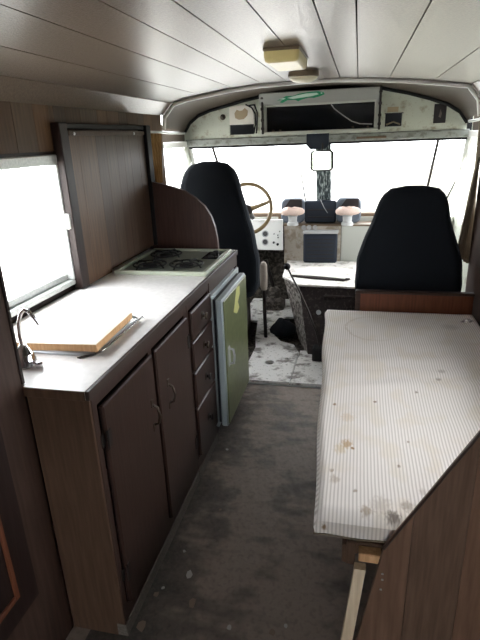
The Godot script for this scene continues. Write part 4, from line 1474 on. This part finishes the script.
func build_overhead() -> void:
	# the box above the windscreen with its flap turned up
	var o := thing("overhead_box", "long dark overhead box with a white flap turned up", "box", Vector3(-0.31, 1.52, -4.15))
	XF = Transform3D(Basis.IDENTITY, Vector3(0.31, -1.52, 4.15))
	var x0 := -0.757
	var x1 := 0.136
	part("frame_rail", Vector3(x0, 1.520, -4.194), Vector3(x1, 1.545, -4.110), M.cream_plain, o, 0.004)
	part("frame_rail", Vector3(x0 + 0.03, 1.726, -4.194), Vector3(x1 - 0.03, 1.740, -4.120), M.cream_plain, o, 0.004)
	part("frame_post", Vector3(x0, 1.545, -4.194), Vector3(x0 + 0.046, 1.740, -4.115), M.cream_plain, o, 0.004)
	part("frame_post", Vector3(x1 - 0.032, 1.545, -4.194), Vector3(x1, 1.740, -4.115), M.cream_plain, o, 0.004)
	part("dark_glass", Vector3(x0 + 0.046, 1.545, -4.172), Vector3(x1 - 0.032, 1.726, -4.166), M.black_gloss, o)
	# flap, tilted
	var fl := Node3D.new()
	fl.name = "flap"
	o.add_child(fl, true)
	var keep := XF
	XF = XF * Transform3D(Basis(Vector3(1, 0, 0), 0.30), Vector3(0, 1.738, -4.112))
	var s := S()
	box(s, Vector3(x0, 0.0, -0.006), Vector3(x1 - 0.005, 0.088, 0.006), 0.003)
	obj("flap_board", s, M.flap, fl)
	# the green leaping animal printed on it
	s = S()
	prism(s, [[-0.62, 0.030], [-0.575, 0.048], [-0.55, 0.060], [-0.50, 0.058], [-0.45, 0.072], [-0.38, 0.080], [-0.31, 0.082], [-0.27, 0.072], [-0.262, 0.058], [-0.30, 0.044], [-0.34, 0.036], [-0.38, 0.040], [-0.43, 0.030], [-0.46, 0.018], [-0.48, 0.030], [-0.54, 0.030], [-0.58, 0.012], [-0.60, 0.018], [-0.575, 0.034]], "xy", 0.0062, 0.0068)
	obj("emblem", s, M.green_ink, fl)
	s = S()
	prism(s, [[-0.54, 0.046], [-0.47, 0.060], [-0.40, 0.070], [-0.32, 0.071], [-0.305, 0.060], [-0.36, 0.049], [-0.44, 0.042], [-0.50, 0.037]], "xy", 0.0069, 0.0074)
	prism(s, [[-0.60, 0.040], [-0.568, 0.047], [-0.552, 0.044], [-0.568, 0.036]], "xy", 0.0069, 0.0074)
	prism(s, [[-0.292, 0.070], [-0.282, 0.071], [-0.278, 0.065], [-0.288, 0.063]], "xy", 0.0069, 0.0074)
	obj("emblem_highlight", s, M.pale_ink, fl)
	XF = keep
	for x in [x0 + 0.02, x1 + 0.002]:
		s = S()
		box(s, Vector3(x - 0.006, 1.53, -4.115), Vector3(x + 0.010, 1.83, -4.098), 0.003)
		for yy in [1.56, 1.62, 1.70, 1.78]:
			box(s, Vector3(x - 0.010, yy, -4.105), Vector3(x + 0.014, yy + 0.022, -4.088), 0.004)
		obj("hinge_strap", s, M.dark_steel, o)
	s = S()
	tube(s, [Vector3(-0.215, 1.722, -4.15), Vector3(-0.19, 1.69, -4.14), Vector3(-0.13, 1.645, -4.135), Vector3(-0.06, 1.598, -4.135), Vector3(0.0, 1.578, -4.135), Vector3(0.09, 1.572, -4.14)], 0.0035, 6)
	obj("wire", s, M.duct, o)
	for x in [-0.655, -0.60, -0.05, 0.06]:
		part("clip", Vector3(x - 0.008, 1.545, -4.12), Vector3(x + 0.008, 1.562, -4.106), M.bronze, o, 0.002)
	XF = Transform3D.IDENTITY
	# paper and wires hanging out of the left opening
	var pp := thing("torn_card", "torn cream card with brown print above the driver's windscreen", "card", Vector3(-0.92, 1.61, -4.188))
	s = S()
	prism(s, [[-0.098, 0.0], [0.098, 0.0], [0.098, 0.135], [0.06, 0.15], [-0.098, 0.128]], "xy", -0.004, 0.002)
	obj("card", s, M.paper, pp)
	s = S()
	prism(s, [[-0.05, 0.05], [-0.02, 0.036], [0.02, 0.04], [0.05, 0.066], [0.055, 0.10], [0.03, 0.122], [0.01, 0.104], [-0.012, 0.10], [-0.035, 0.112], [-0.055, 0.085]], "xy", 0.0022, 0.003)
	obj("brown_mark", s, M.brown_paper, pp)
	var wr := thing("loose_wires", "dark loose wires hanging beside the overhead box", "wires", Vector3(-0.83, 1.63, -4.17))
	for q in [[[-0.05, 0.125], [0.0, 0.10], [0.03, 0.05], [0.025, -0.02], [0.01, -0.085]], [[-0.03, 0.115], [0.02, 0.12], [0.045, 0.06], [0.035, -0.05], [0.03, -0.09]]]:
		s = S()
		var pts := []
		for v in q: pts.append(Vector3(v[0], v[1], 0.01 * sin(v[1] * 30.0)))
		tube(s, pts, 0.006, 6)
		obj("wire", s, M.rubber, wr)
	var sw := thing("round_switch", "small round switch on the cream header panel", "switch", Vector3(-1.073, 1.672, -4.195))
	s = S()
	lathe(s, Vector3.ZERO, Vector3(0, 0, 1), [[0.001, 0.0], [0.022, 0.0], [0.022, 0.006], [0.010, 0.010], [0.008, 0.018], [0.001, 0.02]], 14)
	obj("switch", s, M.bronze, sw)
	# dark plate at the right
	var dp := thing("notice_plate", "small dark upright plate on the right of the header panel", "plate", Vector3(0.572, 1.625, -4.195))
	part("plate", Vector3(-0.044, -0.066, 0.0), Vector3(0.042, 0.066, 0.006), M.plate, dp, 0.002)
	s = S()
	prism(s, [[0.0, 0.03], [0.012, 0.0], [0.006, -0.03], [-0.010, -0.022], [-0.004, 0.0]], "xy", 0.0062, 0.007)
	obj("mark", s, M.plate_mark, dp)
	# brown label and broken bits by the right opening
	var lb := thing("paper_label", "faded tan label above the small opening in the header", "label", Vector3(0.237, 1.668, -4.1945))
	part("paper", Vector3(-0.04, -0.018, 0.0), Vector3(0.04, 0.018, 0.001), M.brown_paper, lb)
	var fr := thing("opening_frame", "cream frame of the small dark opening at the right", "frame", Vector3(0.246, 1.594, -4.19))
	part("bar", Vector3(-0.066, -0.052, -0.004), Vector3(0.068, -0.044, 0.004), M.cream_plain, fr)
	part("bar", Vector3(-0.066, 0.044, -0.004), Vector3(0.068, 0.050, 0.004), M.dark_steel, fr)
	s = S()
	tube(s, [Vector3(-0.05, -0.03, -0.03), Vector3(0.0, -0.012, -0.02), Vector3(0.05, -0.03, -0.03)], 0.006, 6)
	obj("wire", s, M.brown_paper, fr)
	# wipers outside the glass
	for q in [["windscreen_wiper", "thin wiper arm outside the glass left of the centre pillar", Vector3(-0.43, 0.86, -4.60), Vector3(0.0, 0.0, 0.0), Vector3(-0.045, 0.36, 0.14)],
			["windscreen_wiper", "thin wiper arm outside the glass beyond the passenger seat", Vector3(0.70, 0.84, -4.62), Vector3(0.0, 0.0, 0.0), Vector3(0.10, 0.33, 0.13)]]:
		var wp := thing(q[0], q[1], "wiper", q[2], "windscreen wipers")
		s = S()
		tube(s, [q[3], (q[4] as Vector3) * 0.5, q[4]], 0.010, 6, 0.006)
		obj("arm", s, M.dark_steel, wp)
	# curtain rails along the cab sides
	for k in 2:
		var rl := thing("curtain_rail", ["grey curtain rail above the driver's side window", "grey curtain rail above the passenger's side window"][k], "rail", Vector3(-1.30 if k == 0 else 0.70, 1.562, -3.5))
		s = S()
		if k == 0:
			tube(s, [Vector3(0.09, 0.0, 0.62), Vector3(0.08, 0.0, 0.30), Vector3(-0.02, 0.0, -0.10), Vector3(-0.07, 0.0, -0.60)], 0.009, 6)
		else:
			tube(s, [Vector3(-0.06, 0.0, 0.50), Vector3(-0.05, 0.0, 0.30), Vector3(0.02, 0.0, -0.10), Vector3(0.06, 0.0, -0.60)], 0.009, 6)
		obj("rail", s, M.alu, rl)
	curtain("curtain", "narrow gold curtain hanging beside the driver's side window", M.curtain_gold, [Vector3(-1.205, 1.555, -2.93), Vector3(-1.205, 1.555, -3.14)], [Vector3(-1.195, 1.27, -2.95), Vector3(-1.200, 1.27, -3.06)], 4, 0.012)
	curtain("curtain", "grey-brown curtain drawn back beside the passenger seat", M.curtain_grey, [Vector3(0.650, 1.545, -3.02), Vector3(0.672, 1.545, -3.30)], [Vector3(0.60, 0.76, -3.20), Vector3(0.70, 0.74, -3.28)], 5, 0.016)

# ---------------------------------------------------------------- small things
func build_details() -> void:
	# ceiling lamps
	var y := arch_y(-0.27)
	var l := thing("ceiling_light", "rectangular yellowed plastic ceiling light", "ceiling light", Vector3(-0.285, 1.806, -2.15))
	var s := S()
	box(s, Vector3(-0.066, -0.008, -0.165), Vector3(0.066, 0.006, 0.165), 0.004)
	obj("base", s, M.lamp_base, l)
	s = S()
	var rings := []
	for q in [[1.0, -0.008], [0.99, -0.024], [0.95, -0.038], [0.80, -0.043]]:
		rings.append(rrect(0, 0, 0.130 * q[0], 0.330 * q[0], 0.016, q[1], 4))
	loft(s, rings)
	obj("lens", s, M.lamp_yellow, l)
	l = thing("ceiling_light", "round cream dome ceiling light near the headliner", "ceiling light", Vector3(-0.285, 1.808, -2.78))
	s = S()
	lathe(s, Vector3.ZERO, Vector3(0, -1, 0), [[0.001, -0.004], [0.075, -0.004], [0.078, 0.020], [0.072, 0.024], [0.001, 0.024]], 26)
	obj("base", s, M.lamp_base, l)
	s = S()
	lathe(s, Vector3.ZERO, Vector3(0, -1, 0), [[0.072, 0.023], [0.068, 0.032], [0.052, 0.042], [0.028, 0.048], [0.001, 0.049]], 26)
	obj("lens", s, M.lamp_cream, l)
	# flakes of old paint on the floor
	var spots := [
		[-0.545, -1.33, 0.020, 0, "largest white paint flake on the floor before the sink cupboard"],
		[-0.50, -1.215, 0.024, 1, "tan scrap on the open floor before the sink cupboard"],
		[-0.35, -1.15, 0.012, 0, "white paint flake in mid aisle at the bottom of the photo"],
		[-0.635, -1.225, 0.014, 1, "small tan scrap touching the toe strip of the sink cupboard"],
		[-0.622, -1.255, 0.010, 0, "tiny white flake beside the tan scrap at the toe strip"],
		[-0.64, -1.10, 0.028, 1, "large tan scrap at the near corner of the sink cupboard"],
		[-0.60, -1.43, 0.010, 0, "tiny white flake on the floor below the first cupboard door"],
		[-0.52, -1.68, 0.010, 1, "tiny tan scrap on the floor before the second cupboard door"],
		[-0.21, -1.16, 0.016, 1, "tan scrap on the floor to the left of the pale prop"],
		[-0.17, -1.19, 0.010, 0, "tiny white flake on the floor nearest the pale prop"],
		[-0.60, -2.12, 0.012, 0, "white paint flake on the floor before the drawers"]]
	for q in spots:
		var f := S()
		var pts := []
		for k in 7:
			var an := TAU * k / 7.0
			var r: float = q[2] * rng.randf_range(0.55, 1.1)
			pts.append([r * cos(an) * 0.7, r * sin(an)])
		prism(f, pts, "xz", 0.0005, 0.0022)
		var o := obj("paint_flake" if q[3] == 0 else "floor_scrap", f, M.chip_white if q[3] == 0 else M.chip_tan)
		o.position = Vector3(q[0], 0.0, q[1])
		tag(o, q[4], "flake" if q[3] == 0 else "scrap", "paint flakes on the floor" if q[3] == 0 else "tan scraps on the floor")

func _ready() -> void:
	rng.seed = 7
	var cam := Camera3D.new()
	cam.name = "camera"
	add_child(cam)
	cam.fov = 65.24
	cam.near = 0.02
	cam.position = Vector3(0, 1.51, 0)
	cam.rotation_degrees = Vector3(-19.99, 13.38, -2.24)
	cam.current = true
	var env := Environment.new()
	var sky := Sky.new()
	var sm := ProceduralSkyMaterial.new()
	sm.sky_top_color = Color(0.97, 0.985, 1.0)
	sm.sky_horizon_color = Color(0.97, 0.985, 1.0)
	sm.ground_horizon_color = Color(0.97, 0.985, 1.0)
	sm.ground_bottom_color = Color(0.7, 0.7, 0.7)
	sky.sky_material = sm
	env.background_mode = Environment.BG_SKY
	env.sky = sky
	env.background_energy_multiplier = 20.0
	env.tonemap_mode = Environment.TONE_MAPPER_LINEAR
	env.tonemap_exposure = 1.0
	env.sdfgi_enabled = true
	env.ssao_enabled = true
	env.ssil_enabled = true
	var we := WorldEnvironment.new()
	we.name = "world"
	we.environment = env
	add_child(we)
	make_materials()
	build_ceiling()
	build_walls()
	build_cab_shell()
	build_kitchen()
	build_wall_hatch()
	build_bed()
	build_cab()
	build_details()
